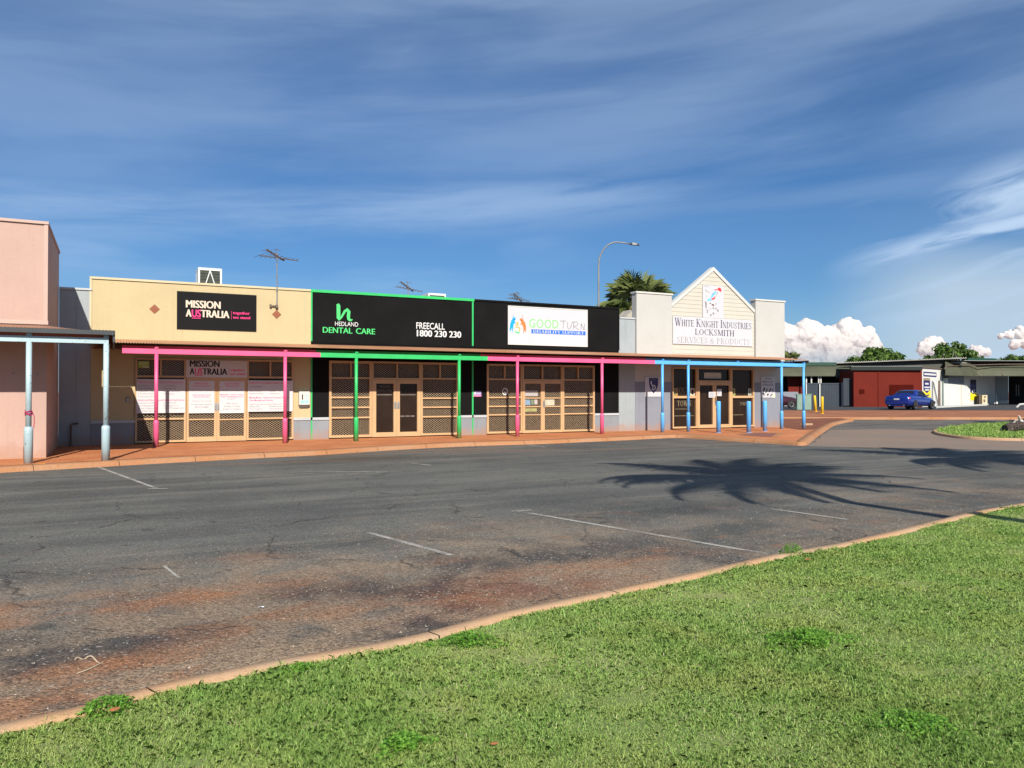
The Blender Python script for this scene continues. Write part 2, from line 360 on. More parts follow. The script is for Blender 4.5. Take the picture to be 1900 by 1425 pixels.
def mat_lawn():
    m, T, b, o = new_mat('lawn soil and thatch'); P = pos(T)
    a = T.noise(P, 1.1, 6, .6, .3); f = T.noise(P, 30, 5, .7)
    c = T.mix(T.ss(a, .38, .62), (.13, .19, .05), (.22, .24, .09)); c = T.mix(T.m('MULTIPLY', T.ss(f, .5, .72), .7), c, (.25, .22, .11))
    T.put(b.inputs['Base Color'], c); b.inputs['Roughness'].default_value = 1; return m
M['lawn'] = mat_lawn()
def mat_leaf(name, cols, transl=.35, attr='rnd', patch=None, rough=.5):
    m = bpy.data.materials.new(name); m.use_nodes = True; nt = m.node_tree; nt.nodes.clear(); T = NT(nt)
    at = T.n('ShaderNodeAttribute'); at.attribute_name = attr
    cr = T.n('ShaderNodeValToRGB'); T.put(cr.inputs[0], at.outputs['Fac'])
    e = cr.color_ramp.elements
    while len(e) < len(cols): e.new(.5)
    for i, (p_, c_) in enumerate(cols): e[i].position = p_; e[i].color = c4(c_)
    c = cr.outputs[0]
    if patch:
        P = pos(T)
        n1 = T.noise(P, patch[0], 5, .6, .4)
        c = T.mix(T.m('MULTIPLY', T.ss(n1, .44, .64), patch[2]), c, patch[1])
    b = T.n('ShaderNodeBsdfPrincipled', Roughness=rough); T.put(b.inputs['Base Color'], c); b.inputs['Specular IOR Level'].default_value = .35
    tr = T.n('ShaderNodeBsdfTranslucent'); T.put(tr.inputs[0], c)
    mx = T.n('ShaderNodeMixShader', Fac=transl); nt.links.new(b.outputs[0], mx.inputs[1]); nt.links.new(tr.outputs[0], mx.inputs[2])
    o = T.n('ShaderNodeOutputMaterial'); nt.links.new(mx.outputs[0], o.inputs[0]); return m
M['grass'] = mat_leaf('grass blades', [(0, (.17, .31, .06)), (.45, (.31, .48, .115)), (.72, (.43, .56, .165)), (.86, (.54, .54, .24)), (1, (.66, .57, .36))], .35, patch=(1.6, (.40, .47, .13), .55))
M['weed'] = mat_leaf('weed leaves', [(0, (.09, .25, .03)), (1, (.24, .45, .06))], .4)
M['treeleaf'] = mat_leaf('tree leaves', [(0, (.02, .05, .010)), (.5, (.075, .145, .022)), (1, (.20, .29, .05))], .25)
M['palmleaf'] = mat_leaf('palm fronds', [(0, (.05, .08, .025)), (.6, (.17, .21, .065)), (.85, (.30, .30, .12)), (1, (.42, .32, .18))], .25)

# ------------------------------------------------------------------ mesh builder
class MB:
    def __init__(s): s.v = []; s.f = []; s.mi = []; s.k = 0
    def face(s, pts):
        n = len(s.v); s.v += [tuple(p) for p in pts]; s.f.append(tuple(range(n, n + len(pts)))); s.mi.append(s.k)
    def box(s, x0, x1, y0, y1, z0, z1):
        n = len(s.v)
        s.v += [(x, y, z) for z in (z0, z1) for y in (y0, y1) for x in (x0, x1)]
        for f in ((0, 2, 3, 1), (4, 5, 7, 6), (0, 1, 5, 4), (2, 6, 7, 3), (0, 4, 6, 2), (1, 3, 7, 5)):
            s.f.append(tuple(n + i for i in f)); s.mi.append(s.k)
    def obox(s, c, ax, ay, az):            # oriented box: centre and half axes
        c, ax, ay, az = map(Vector, (c, ax, ay, az)); n = len(s.v)
        s.v += [tuple(c + i * ax + j * ay + k * az) for k in (-1, 1) for j in (-1, 1) for i in (-1, 1)]
        for f in ((0, 2, 3, 1), (4, 5, 7, 6), (0, 1, 5, 4), (2, 6, 7, 3), (0, 4, 6, 2), (1, 3, 7, 5)):
            s.f.append(tuple(n + i for i in f)); s.mi.append(s.k)
    def loft(s, rings, cap=True, close=True):
        n0 = len(s.v); m = len(rings[0])
        for r in rings: s.v += [tuple(p) for p in r]
        for i in range(len(rings) - 1):
            a, b_ = n0 + i * m, n0 + (i + 1) * m
            for j in range(m if close else m - 1):
                k = (j + 1) % m
                s.f.append((a + j, a + k, b_ + k, b_ + j)); s.mi.append(s.k)
        if cap:
            s.f.append(tuple(n0 + j for j in reversed(range(m)))); s.mi.append(s.k)
            e = n0 + (len(rings) - 1) * m
            s.f.append(tuple(e + j for j in range(m))); s.mi.append(s.k)
    def tube(s, pts, r, seg=10, cap=True):
        pts = [Vector(p) for p in pts]; rs = r if isinstance(r, (list, tuple)) else [r] * len(pts)
        rings = []; up = None
        for i, p in enumerate(pts):
            t = (pts[min(i + 1, len(pts) - 1)] - pts[max(i - 1, 0)]).normalized()
            if up is None or abs(t.dot(up)) > .95: up = Vector((0, 0, 1)) if abs(t.z) < .9 else Vector((1, 0, 0))
            a = t.cross(up).normalized(); b_ = a.cross(t).normalized(); up = b_
            rings.append([p + rs[i] * (math.cos(q) * a + math.sin(q) * b_) for q in (2 * math.pi * j / seg for j in range(seg))])
        s.loft(rings, cap)
    def prism(s, poly, y0, y1):             # outline in x,z pushed along y
        s.loft([[(x, y0, z) for x, z in poly], [(x, y1, z) for x, z in poly]])
    def build(s, name, mat, parent=None, smooth=False, loc=None):
        if parent is None and loc is None:         # a thing of its own: origin at its base
            lo = [min(p[i] for p in s.v) for i in range(3)]; hi = [max(p[i] for p in s.v) for i in range(3)]
            loc = Vector(((lo[0] + hi[0]) / 2, (lo[1] + hi[1]) / 2, lo[2])); s.v = [tuple(Vector(p) - loc) for p in s.v]
        me = bpy.data.meshes.new(name); me.from_pydata(s.v, [], s.f)
        for m_ in (mat if isinstance(mat, (list, tuple)) else [mat]): me.materials.append(m_)
        if max(s.mi, default=0): me.polygons.foreach_set('material_index', s.mi)
        bm = bmesh.new(); bm.from_mesh(me); bmesh.ops.recalc_face_normals(bm, faces=bm.faces); bm.to_mesh(me); bm.free()
        if smooth: me.polygons.foreach_set('use_smooth', [True] * len(me.polygons))
        return link(name, me, parent, loc)

def link(name, me, parent=None, loc=None):
    o = bpy.data.objects.new(name, me); C.objects.link(o)
    if parent is not None:
        o.parent = parent
        if loc is None: o.location = -WORLD[parent.name]       # meshes are written in world places
        else: o.location = loc
    elif loc is not None: o.location = loc
    WORLD[o.name] = (WORLD[parent.name] if parent is not None else Vector((0, 0, 0))) + o.location
    return o
WORLD = {}
def tag(o, label=None, cat=None, group=None, kind=None):
    if label: o['label'] = label
    if cat: o['category'] = cat
    if group: o['group'] = group
    if kind: o['kind'] = kind
    return o
def thing(name, loc, label, cat, group=None):
    o = bpy.data.objects.new(name, None); C.objects.link(o); o.location = loc; o.empty_display_size = .3
    WORLD[o.name] = Vector(loc); return tag(o, label, cat, group)
def structure(o): o['kind'] = 'structure'; return o

# ------------------------------------------------------------------ lettering
BF = None
_tc = {}
def glyph_mesh(s, bold=0.0):
    key = (s, bold)
    if key in _tc: return _tc[key]
    cu = bpy.data.curves.new('t', 'FONT'); cu.body = s; cu.size = 1; cu.offset = bold; cu.resolution_u = 3
    ob = bpy.data.objects.new('t', cu); C.objects.link(ob); bpy.context.view_layer.update()
    me = bpy.data.meshes.new_from_object(ob.evaluated_get(bpy.context.evaluated_depsgraph_get()))
    v = [tuple(p.co) for p in me.vertices]; f = [tuple(p.vertices) for p in me.polygons]
    bpy.data.objects.remove(ob); bpy.data.curves.remove(cu); bpy.data.meshes.remove(me)
    _tc[key] = (v, f); return v, f
def put_text(mb, s, x0, z0, h, y, width=None, bold=0.0, align='l', k=0, slant=0, fat=0):
    if fat:                                # heavier strokes: shifted copies, each a hair in front of the last
        for i, q in enumerate((-1, -.33, .33, 1)): put_text(mb, s, x0 + q * fat * h, z0, h, y - .0006 * i, width, bold, align, k, slant)
        return
    v, f = glyph_mesh(s, bold)
    ref = glyph_mesh('H', bold)[0]; hh = max(p[1] for p in ref)
    xs = [p[0] for p in v]; a, b = min(xs), max(xs)
    sy = h / hh; sx = (width / (b - a)) if width else sy
    w = (b - a) * sx; off = {'l': 0, 'c': -w / 2, 'r': -w}[align]
    n = len(mb.v); mb.v += [(x0 + off + (p[0] - a) * sx + slant * p[1] * sy, y, z0 + p[1] * sy) for p in v]
    for q in f: mb.f.append(tuple(n + i for i in q)); mb.mi.append(k)

SER = {}
def _serif():
    def L(x0, y0, x1, y1, w): return ('l', x0, y0, x1, y1, w)
    def sf(x, y, w=.30): return ('h', x - w / 2, x + w / 2, y)
    def A(cx, cy, rx, ry, a0, a1, tn=.05, tk=.15): return ('a', cx, cy, rx, ry, a0, a1, tn, tk)
    S = SER; T = .15
    S['I'] = (.34, [L(.17, 0, .17, 1, T), sf(.17, 0), sf(.17, 1)])
    S['H'] = (.86, [L(.17, 0, .17, 1, T), L(.69, 0, .69, 1, T), L(.17, .5, .69, .5, .06), sf(.17, 0), sf(.17, 1), sf(.69, 0), sf(.69, 1)])
    S['T'] = (.72, [L(.36, 0, .36, 1, T), L(.03, .97, .69, .97, .06), sf(.36, 0), L(.05, .80, .05, 1, .05), L(.67, .80, .67, 1, .05)])
    S['E'] = (.70, [L(.17, 0, .17, 1, T), L(.04, .97, .62, .97, .06), L(.04, .03, .65, .03, .06), L(.17, .52, .5, .52, .06), L(.60, .78, .60, 1, .05), L(.64, 0, .64, .22, .05), L(.5, .42, .5, .62, .05)])
    S['L'] = (.68, [L(.17, 0, .17, 1, T), L(.04, .03, .63, .03, .06), sf(.17, 1), L(.62, 0, .62, .26, .05)])
    S['F'] = S['E']
    S['W'] = (1.12, [L(.12, 1, .36, 0, T), L(.36, 0, .56, .9, .06), L(.54, 1, .78, 0, T), L(.78, 0, 1.0, 1, .06), sf(.12, 1), sf(.54, 1), sf(1.0, 1, .24)])
    S['V'] = (.84, [L(.12, 1, .42, 0, T), L(.42, 0, .72, 1, .06), sf(.12, 1), sf(.72, 1, .24)])
    S['K'] = (.86, [L(.17, 0, .17, 1, T), L(.22, .42, .66, 1, .06), L(.34, .56, .74, 0, T), sf(.17, 0), sf(.17, 1), sf(.68, 1, .26), sf(.72, 0, .28)])
    S['N'] = (.88, [L(.14, 0, .14, 1, .06), L(.14, 1, .72, 0, T), L(.72, 0, .72, 1, .06), sf(.14, 0, .24), sf(.10, 1, .2), sf(.72, 1, .24)])
    S['M'] = (1.04, [L(.14, 0, .14, 1, .06), L(.16, 1, .50, .05, T), L(.50, .05, .84, 1, .06), L(.86, 0, .86, 1, T), sf(.14, 0, .24), sf(.86, 0), sf(.10, 1, .2), sf(.9, 1, .22)])
    S['A'] = (.86, [L(.10, 0, .42, 1, .06), L(.42, 1, .72, 0, T), L(.22, .34, .62, .34, .06), sf(.10, 0, .24), sf(.73, 0, .28)])
    S['Y'] = (.80, [L(.10, 1, .40, .45, T), L(.40, .45, .70, 1, .06), L(.40, 0, .40, .46, T), sf(.12, 1), sf(.70, 1, .22), sf(.40, 0)])
    S['O'] = (.88, [A(.44, .5, .36, .48, 0, 360)])
    S['C'] = (.80, [A(.44, .5, .36, .48, 40, 320), L(.70, .68, .70, .98, .05)])
    S['G'] = (.88, [A(.44, .5, .36, .48, 40, 300), L(.70, .04, .70, .42, T), L(.70, .7, .70, .98, .05), sf(.68, .42, .28)])
    S['D'] = (.86, [L(.17, 0, .17, 1, T), A(.30, .5, .46, .47, -90, 90), L(.04, .97, .32, .97, .06), L(.04, .03, .32, .03, .06)])
    S['U'] = (.84, [L(.16, .3, .16, 1, T), L(.68, .3, .68, 1, .06), A(.42, .32, .26, .29, 180, 360, .07, .12), sf(.16, 1), sf(.68, 1, .24)])
    S['P'] = (.72, [L(.17, 0, .17, 1, T), A(.30, .73, .30, .24, -90, 90), L(.04, .97, .32, .97, .06), L(.17, .49, .32, .49, .06), sf(.17, 0)])
    S['R'] = (.84, [L(.17, 0, .17, 1, T), A(.30, .73, .28, .24, -90, 90), L(.04, .97, .32, .97, .06), L(.17, .49, .32, .49, .06), sf(.17, 0), L(.38, .50, .74, 0, T), sf(.74, .02, .2)])
    S['B'] = (.76, [L(.17, 0, .17, 1, T), A(.30, .75, .26, .22, -90, 90), A(.30, .27, .32, .25, -90, 90), L(.04, .97, .32, .97, .06), L(.17, .52, .32, .52, .06), L(.04, .03, .32, .03, .06)])
    S['S'] = (.64, [A(.31, .74, .22, .24, 30, 200, .06, .10), L(.13, .68, .50, .36, .16), A(.31, .26, .24, .24, -160, 20, .06, .10), L(.53, .74, .53, .98, .05), L(.08, .02, .08, .28, .05)])
    S['&'] = (.92, [A(.36, .76, .17, .21, 0, 360, .05, .09), A(.32, .27, .26, .25, 90, 340, .06, .13), L(.26, .64, .72, .04, .13), L(.55, .16, .76, .52, .05), sf(.76, .54, .22)])
_serif()
def put_serif(mb, s, x0, z0, h, y, width=None, align='l', k=0, small=.78, bold=1.0):
    segs = []; x = 0
    for word in s.split(' '):
        for i, ch in enumerate(word):
            sc = 1.0 if (small is None or i == 0) else small
            up = ch.upper(); w, st = SER[up]; segs.append((x, sc, st)); x += (w + .05) * sc
        x += .34
    tot = x - .34 - .05
    sx = (width / tot) if width else h; w = tot * sx; ox = x0 + {'l': 0, 'c': -w / 2, 'r': -w}[align]
    def P(gx, sc, px, py): return (ox + (gx + px * sc) * sx, y, z0 + py * sc * h)
    kk = mb.k; mb.k = k
    for gx, sc, st in segs:
        for q in st:
            if q[0] == 'l':
                _, a, b, c, d, w_ = q; w_ *= bold
                if abs(d - b) < .02: mb.face([P(gx, sc, a, b - w_ / 2), P(gx, sc, c, b - w_ / 2), P(gx, sc, c, b + w_ / 2), P(gx, sc, a, b + w_ / 2)])
                else: mb.face([P(gx, sc, a - w_ / 2, b), P(gx, sc, a + w_ / 2, b), P(gx, sc, c + w_ / 2, d), P(gx, sc, c - w_ / 2, d)])
            elif q[0] == 'h':
                _, a, b, yy = q; t = .05; y0, y1 = (0, t) if yy < .5 and yy < .1 else ((1 - t, 1) if yy > .9 else (yy - t / 2, yy + t / 2))
                mb.face([P(gx, sc, a, y0), P(gx, sc, b, y0), P(gx, sc, b, y1), P(gx, sc, a, y1)])
            else:
                _, cx, cy, rx, ry, a0, a1, tn, tk = q; N = max(6, int(abs(a1 - a0) / 22)); pr = None
                for i in range(N + 1):
                    an = R(a0 + (a1 - a0) * i / N); t = (tn + (tk - tn) * abs(math.cos(an)) ** 1.3) * bold; ca, sa = math.cos(an), math.sin(an)
                    o_ = P(gx, sc, cx + (rx + t * .25) * ca, cy + ry * sa); i_ = P(gx, sc, cx + (rx - t * .75) * ca, cy + (ry - max(tn, t * .4)) * sa)
                    if pr: mb.face([pr[0], o_, i_, pr[1]])
                    pr = (o_, i_)
    mb.k = kk
def stroke(mb, pts, w, y, k=0):                   # flat brush stroke through points (x, z, width factor)
    pts = [(p[0], p[1], p[2] if len(p) > 2 else 1) for p in pts]; L = []; Rr = []
    for i, (x, z, q) in enumerate(pts):
        a = pts[max(i - 1, 0)]; b = pts[min(i + 1, len(pts) - 1)]; dx, dz = b[0] - a[0], b[1] - a[1]; n = math.hypot(dx, dz) or 1
        nx, nz = -dz / n * w * q / 2, dx / n * w * q / 2; L.append((x + nx, y, z + nz)); Rr.append((x - nx, y, z - nz))
    kk = mb.k; mb.k = k
    for i in range(len(pts) - 1): mb.face([L[i], L[i + 1], Rr[i + 1], Rr[i]])
    mb.k = kk
def disc(mb, x, z, r, y, k=0, n=12, rz=None):
    kk = mb.k; mb.k = k; mb.face([(x + r * math.cos(2 * math.pi * i / n), y, z + (rz or r) * math.sin(2 * math.pi * i / n)) for i in range(n)]); mb.k = kk
def rect(mb, x0, x1, z0, z1, y, k=0):
    kk = mb.k; mb.k = k; mb.face([(x0, y, z0), (x1, y, z0), (x1, y, z1), (x0, y, z1)]); mb.k = kk
# ------------------------------------------------------------------ the ground
def sheet(name, poly, zo, mat, wob=0.0, seed=1, kind='structure'):
    r_ = random.Random(seed); P = []
    for i, p in enumerate(poly):
        q = poly[(i + 1) % len(poly)]; n = max(1, int(math.hypot(q[0] - p[0], q[1] - p[1]) / .5)) if wob else 1
        for j in range(n):
            t = j / n; P.append((p[0] + (q[0] - p[0]) * t + (r_.gauss(0, wob) if wob else 0), p[1] + (q[1] - p[1]) * t + (r_.gauss(0, wob) if wob else 0)))
    cv, _, cf, *_r = delaunay_2d_cdt([Vector(p) for p in P], [], [list(range(len(P)))], 1, 1e-5)
    bm = bmesh.new(); bv = [bm.verts.new((v.x, v.y, 0)) for v in cv]
    for f in cf: bm.faces.new([bv[i] for i in f])
    ds = [depth(x, y) for x, y in P]
    for d in np.arange(38, 60.5, 2.0):
        if min(ds) < d < max(ds):
            bmesh.ops.bisect_plane(bm, geom=bm.verts[:] + bm.edges[:] + bm.faces[:], plane_co=(CC * d, SS * d, 0), plane_no=(CC, SS, 0))
    for v in bm.verts: v.co.z = hz(depth(v.co.x, v.co.y)) + zo
    bmesh.ops.recalc_face_normals(bm, faces=bm.faces[:])
    for f in bm.faces:
        if f.normal.z < 0: f.normal_flip()
    me = bpy.data.meshes.new(name); bm.to_mesh(me); bm.free(); me.materials.append(mat)
    o = link(name, me, None, Vector((0, 0, 0))); o['kind'] = kind; return o

def camgrid(name, dv, lv, zo, mat):
    v, f = [], []
    for d in dv:
        for l in lv: v.append((CC * d + SS * l, SS * d - CC * l, hz(d) + zo))
    n = len(lv)
    for i in range(len(dv) - 1):
        for j in range(n - 1): f.append((i * n + j, i * n + j + 1, (i + 1) * n + j + 1, (i + 1) * n + j))
    me = bpy.data.meshes.new(name); me.from_pydata(v, [], f); me.materials.append(mat)
    return structure(link(name, me, None, Vector((0, 0, 0))))
camgrid('ground', [-400, -60, 0, 20, 38] + list(range(40, 61, 2)) + [70, 100, 200, 500, 1500, 5000], [-5000, -800, -200, -60, -20, 0, 20, 60, 200, 800, 5000], -.22, M['dirt'])
camgrid('car_park', [-30, 0, 20, 38] + list(np.arange(40, 47.1, 1.0)), [-60, -20, 0, 20, 40, 90], -.12, M['asphalt'])

# shop-side kerb: the road edge as seen along the picture, left to right and round the nose
KERB_PX = [(-330, 899), (0, 877.5), (129, 870), (295, 860), (472, 850.5), (600, 844), (710, 836.5), (858, 828.5), (1000, 824), (1080, 820.5), (1168, 816.5), (1221, 813.8), (1263, 812.5),
           (1345, 818), (1434, 823.5), (1489, 827), (1503, 822), (1514, 813), (1527, 803.5), (1546, 791), (1565, 785.5), (1584, 781.5)]
def catmull(pts, n=6):
    out = []
    for i in range(len(pts) - 1):
        p0, p1, p2, p3 = pts[max(i - 1, 0)], pts[i], pts[i + 1], pts[min(i + 2, len(pts) - 1)]
        for j in range(n):
            t = j / n
            out.append(tuple(.5 * ((2 * p1[k]) + (-p0[k] + p2[k]) * t + (2 * p0[k] - 5 * p1[k] + 4 * p2[k] - p3[k]) * t * t + (-p0[k] + 3 * p1[k] - 3 * p2[k] + p3[k]) * t ** 3) for k in range(2)))
    out.append(pts[-1]); return out
def offset(path, w):                       # to the left of the direction of travel
    out = []
    for i, p in enumerate(path):
        a, b = path[max(i - 1, 0)], path[min(i + 1, len(path) - 1)]; dx, dy = b[0] - a[0], b[1] - a[1]; n = math.hypot(dx, dy) or 1
        out.append((p[0] - dy / n * w, p[1] + dx / n * w))
    return out
def joints(path, seg):                     # resample so that a narrow joint falls every few steps
    out = [path[0]]; run = 0.0; nxt = seg
    for a, b in zip(path, path[1:]):
        L = math.hypot(b[0] - a[0], b[1] - a[1])
        while run + L > nxt:
            for q in (nxt - .006, nxt + .006):
                t = min(max((q - run) / L, 0), 1); out.append((a[0] + (b[0] - a[0]) * t, a[1] + (b[1] - a[1]) * t, q > nxt))
            nxt += seg
        run += L; out.append(b)
    return out
def kerb(name, path, prof, mat, sign=1, seg=1.8):
    path = joints(path, seg); mb = MB(); n = len(prof)
    rows = [[(x, y, hz(depth(x, y)) + z) for x, y in offset(path, w * sign)] for w, z in prof]
    for i in range(len(path)):
        mb.v += [rows[k][i] for k in range(n)]
    for i in range(len(path) - 1):
        if len(path[i + 1]) > 2 and path[i + 1][2]: continue
        for k in range(n - 1):
            mb.f.append((i * n + k, i * n + k + 1, (i + 1) * n + k + 1, (i + 1) * n + k)); mb.mi.append(0)
    o = mb.build(name, mat, None, True, Vector((0, 0, 0))); return structure(o)
kp = [gp(x, y, -.12) for x, y in KERB_PX]
kpath = catmull(kp, 6)
kerb('kerb', kpath, [(0, -.14), (.03, -.05), (.07, -.01), (.13, .006), (.36, .008), (.38, -.03)], M['kerbmat'])
inner = offset(kpath, .30)
nose = [p for p, q in zip(inner, kpath)]
# paving: kerb line out to the nose, then back along the dirt edge to the shop fronts
iend = 16 * 6 + 2
pav = inner[:iend] + [gp(1513, 797), gp(1483, 797.5), gp(1455, 793.5)] + [(28.9, 27.75), (-1.0, 27.75), (-1.0, 29), (-20, 29), (inner[0][0] - 6, inner[0][1] - 1)]
sheet('footpath', pav, 0.0, M['paving'])
sheet('garden_bed', inner[iend - 4:] + [gp(1560, 775.8, -.02), (cw(1452, 46.2)), cw(1400, 46.2), (28.7, 29.5), (28.6, 27.2), (26.6, 26.6), (26.0, 24.4), gp(1505, 804, -.02)], -.015, M['mulch'])
# paler bands and the dark tread set into the paving by the ramp
sheet('paving_band', [gp(1431, 812), gp(1440, 812.5), gp(1456, 802.5), gp(1447, 802.5)], .004, M['kerbmat'])
sheet('paving_band', [gp(1479, 817), gp(1489, 817.5), gp(1508, 799.5), gp(1500, 799.5)], .004, M['kerbmat'])
sheet('dark_paving', [gp(1366, 807), gp(1430, 811.3), gp(1443, 803.6), gp(1400, 803)], .004, paint('worn brown paving', (.20, .085, .06), .9, .15, 3))
ky = MB()
for a, b in ((55, 95),):
    pa = [p for p in kpath if gp(a, 874, -.12)[0] <= p[0] <= gp(b, 872, -.12)[0]]
    q0, q1 = pa[0], pa[-1]; ang = math.atan2(q1[1] - q0[1], q1[0] - q0[0]); nx, ny = -math.sin(ang), math.cos(ang)
    ky.face([(q0[0] + nx * .15, q0[1] + ny * .15, .013), (q1[0] + nx * .15, q1[1] + ny * .15, .013), (q1[0] + nx * .34, q1[1] + ny * .34, .013), (q0[0] + nx * .34, q0[1] + ny * .34, .013)])
structure(ky.build('kerb_marking', M['kerb_yellow'], None, False, Vector((0, 0, 0))))

# pale concrete crossover, the dark road and the red verge beyond
sheet('driveway', [gp(1494, 828.5, -.12), gp(1512, 820, -.12), gp(1524, 809, -.12), gp(1538, 798, -.12), gp(1640, 796, -.12), gp(1735, 799, -.12), gp(1800, 806, -.12), gp(1900, 809, -.12), gp(2080, 812, -.12), gp(2080, 838, -.12), gp(1900, 836, -.12), gp(1700, 832, -.12)], -.116, M['concrete'], .05)
dK = 47.0
camgrid('verge', [dK + .3] + list(np.arange(48, 57.1, 1.0)), [-10, 0, 5, 10, 15, 20, 30, 40, 80], -.0, M['dirt'])
kb = MB()
for l0 in np.arange(6, 60, 2.4):
    ring = []
    for l in (l0, l0 + 2.385): ring.append([(CC * d + SS * l, SS * d - CC * l, hz(d) + z) for d, z in ((dK, -.14), (dK + .02, -.02), (dK + .06, .012), (dK + .42, .014), (dK + .44, -.05))])
    kb.loft(ring, True)
structure(kb.build('kerb', M['kerbmat'], None, False, Vector((0, 0, 0))))
camgrid('road', [56.9, 58, 59, 60, 61, 64, 70, 80, 100], [-10, 5, 10, 20, 30, 40, 50, 80], .006, M['farasphalt'])

# painted bay lines
linem, Tl, bl, ol = new_mat('worn white line paint'); Pl = pos(Tl)
al = Tl.ss(Tl.m('ADD', Tl.m('MULTIPLY', Tl.noise(Pl, 2.3, 5, .7), .5), Tl.m('MULTIPLY', Tl.noise(Pl, 45, 3, .7), .5)), .36, .54)
bl.inputs['Base Color'].default_value = (.36, .34, .30, 1); bl.inputs['Roughness'].default_value = .8
trl = Tl.n('ShaderNodeBsdfTransparent'); mxl = Tl.n('ShaderNodeMixShader', Fac=al)
linem.node_tree.links.new(trl.outputs[0], mxl.inputs[1]); linem.node_tree.links.new(bl.outputs[0], mxl.inputs[2]); linem.node_tree.links.new(mxl.outputs[0], ol.inputs[0])
def bayline(segs, w=.075):
    mb = MB()
    for i, (a, b) in enumerate(segs):
        p, q = gp(*a, -.12), gp(*b, -.12); n = math.hypot(q[0] - p[0], q[1] - p[1]); nx, ny = -(q[1] - p[1]) / n * w / 2, (q[0] - p[0]) / n * w / 2
        z = -.115 + i * .002
        mb.face([(p[0] + nx, p[1] + ny, z), (p[0] - nx, p[1] - ny, z), (q[0] - nx, q[1] - ny, z), (q[0] + nx, q[1] + ny, z)])
    structure(mb.build('bay_line', linem, None, False, Vector((0, 0, 0))))
bayline([((184, 867), (291, 906)), ((276, 907), (313, 907))])
bayline([((560, 874.3), (720, 875.8))])
bayline([((962, 948.5), (1424, 1028)), ((948, 949), (986, 946.5))])
bayline([((684, 988), (838, 1030))])
bayline([((306, 1050), (335, 1073))], .03)
bayline([((764, 859.5), (800, 863.5))])
bayline([((976, 824.5), (1012, 830))])
bayline([((1430, 944), (1572, 964))], .07)

# grass verge: kerb along the car park and the lawn behind it
vk = [(-14, 2.25)] + [gp(x, y, 0) for x, y in ((0, 1336), (158, 1302), (295, 1263), (500, 1221), (700, 1188), (784, 1170), (932, 1131), (1116, 1094), (1300, 1056), (1437, 1025), (1542, 1008), (1647, 985), (1757, 958), (1816, 945), (1900, 931))] + [(16.5, 7.75), (24, 8.9)]
vpath = [(a[0] + (b_[0] - a[0]) * t / 4, a[1] + (b_[1] - a[1]) * t / 4) for a, b_ in zip(vk, vk[1:]) for t in range(4)] + [vk[-1]]
kerb('kerb', vpath, [(0, -.16), (.008, -.02), (.03, 0), (.15, .0), (.165, -.06)], M['kerbside'], -1)
vin = offset(vpath, -.15)
sheet('lawn', vin + [(24, -8), (-14, -8)], -.02, M['lawn'])
isl_px = [(1728, 798), (1733, 801.5), (1745, 804.5), (1770, 808), (1800, 810.5), (1850, 812.5), (1900, 813.5), (1990, 815), (2080, 812), (2080, 790), (1990, 784), (1900, 783.5), (1840, 785), (1800, 787), (1762, 790.5), (1738, 794.5)]
ip = [gp(x, y, -.02) for x, y in isl_px]
ipath = catmull(ip + [ip[0]], 4)
kerb('kerb', ipath, [(-.0, -.14), (.03, -.05), (.05, -.02), (.17, -.015), (.19, -.08)], M['kerbside'], 1)
isl = offset(ipath, .18)[:-1]
sheet('island_ground', isl, -.02, M['lawn'])
# garden beside the island tip


# ------------------------------------------------------------------ the row of shops
D = 27.6
def frame_bars(mb, x0, x1, z0, z1, b, y0, y1, vd=(), hb=(), vw=.05, hw=.045, bot=None, top=None, ranges=None):
    bt = bot or b; tp = top or b
    mb.box(x0, x0 + b, y0, y1, z0, z1); mb.box(x1 - b, x1, y0, y1, z0, z1)
    mb.box(x0 + b, x1 - b, y0, y1, z0, z0 + bt); mb.box(x0 + b, x1 - b, y0, y1, z1 - tp, z1)
    for z in hb: mb.box(x0 + b, x1 - b, y0 + .004, y1 - .004, z - hw / 2, z + hw / 2)
    for x, za, zb in vd: mb.box(x - vw / 2, x + vw / 2, y0 + .006, y1 - .006, za, zb)
def diamond(mb, x0, x1, z0, z1, y, px=.112, pz=.073, w=.0075):
    # expanded steel screen: crossing flattened bars cut to the opening
    k = pz / px
    for sgn in (1, -1):
        lo = (z0 - sgn * k * (x1 if sgn > 0 else x0)); hi = (z1 - sgn * k * (x0 if sgn > 0 else x1))
        c = math.floor(lo / pz) * pz
        while c < hi + pz:
            # z = c + sgn*k*x within the box
            xa, xb = x0, x1
            za, zb = c + sgn * k * xa, c + sgn * k * xb
            pts = []
            t0, t1 = 0.0, 1.0; dz = zb - za
            if dz > 0: t0 = max(t0, (z0 - za) / dz); t1 = min(t1, (z1 - za) / dz)
            elif dz < 0: t0 = max(t0, (z1 - za) / dz); t1 = min(t1, (z0 - za) / dz)
            if t1 - t0 > 1e-4:
                ax, az, bx, bz = xa + (xb - xa) * t0, za + dz * t0, xa + (xb - xa) * t1, za + dz * t1
                L = math.hypot(bx - ax, bz - az); nx, nz = -(bz - az) / L * w / 2, (bx - ax) / L * w / 2
                yy = y + (.002 if sgn > 0 else -.002)
                mb.face([(ax + nx, yy, az + nz), (ax - nx, yy, az - nz), (bx - nx, yy, bz - nz), (bx + nx, yy, bz + nz)])
            c += pz
GY, MY, FY0, FY1 = D + .065, D + .022, D - .05, D + .05
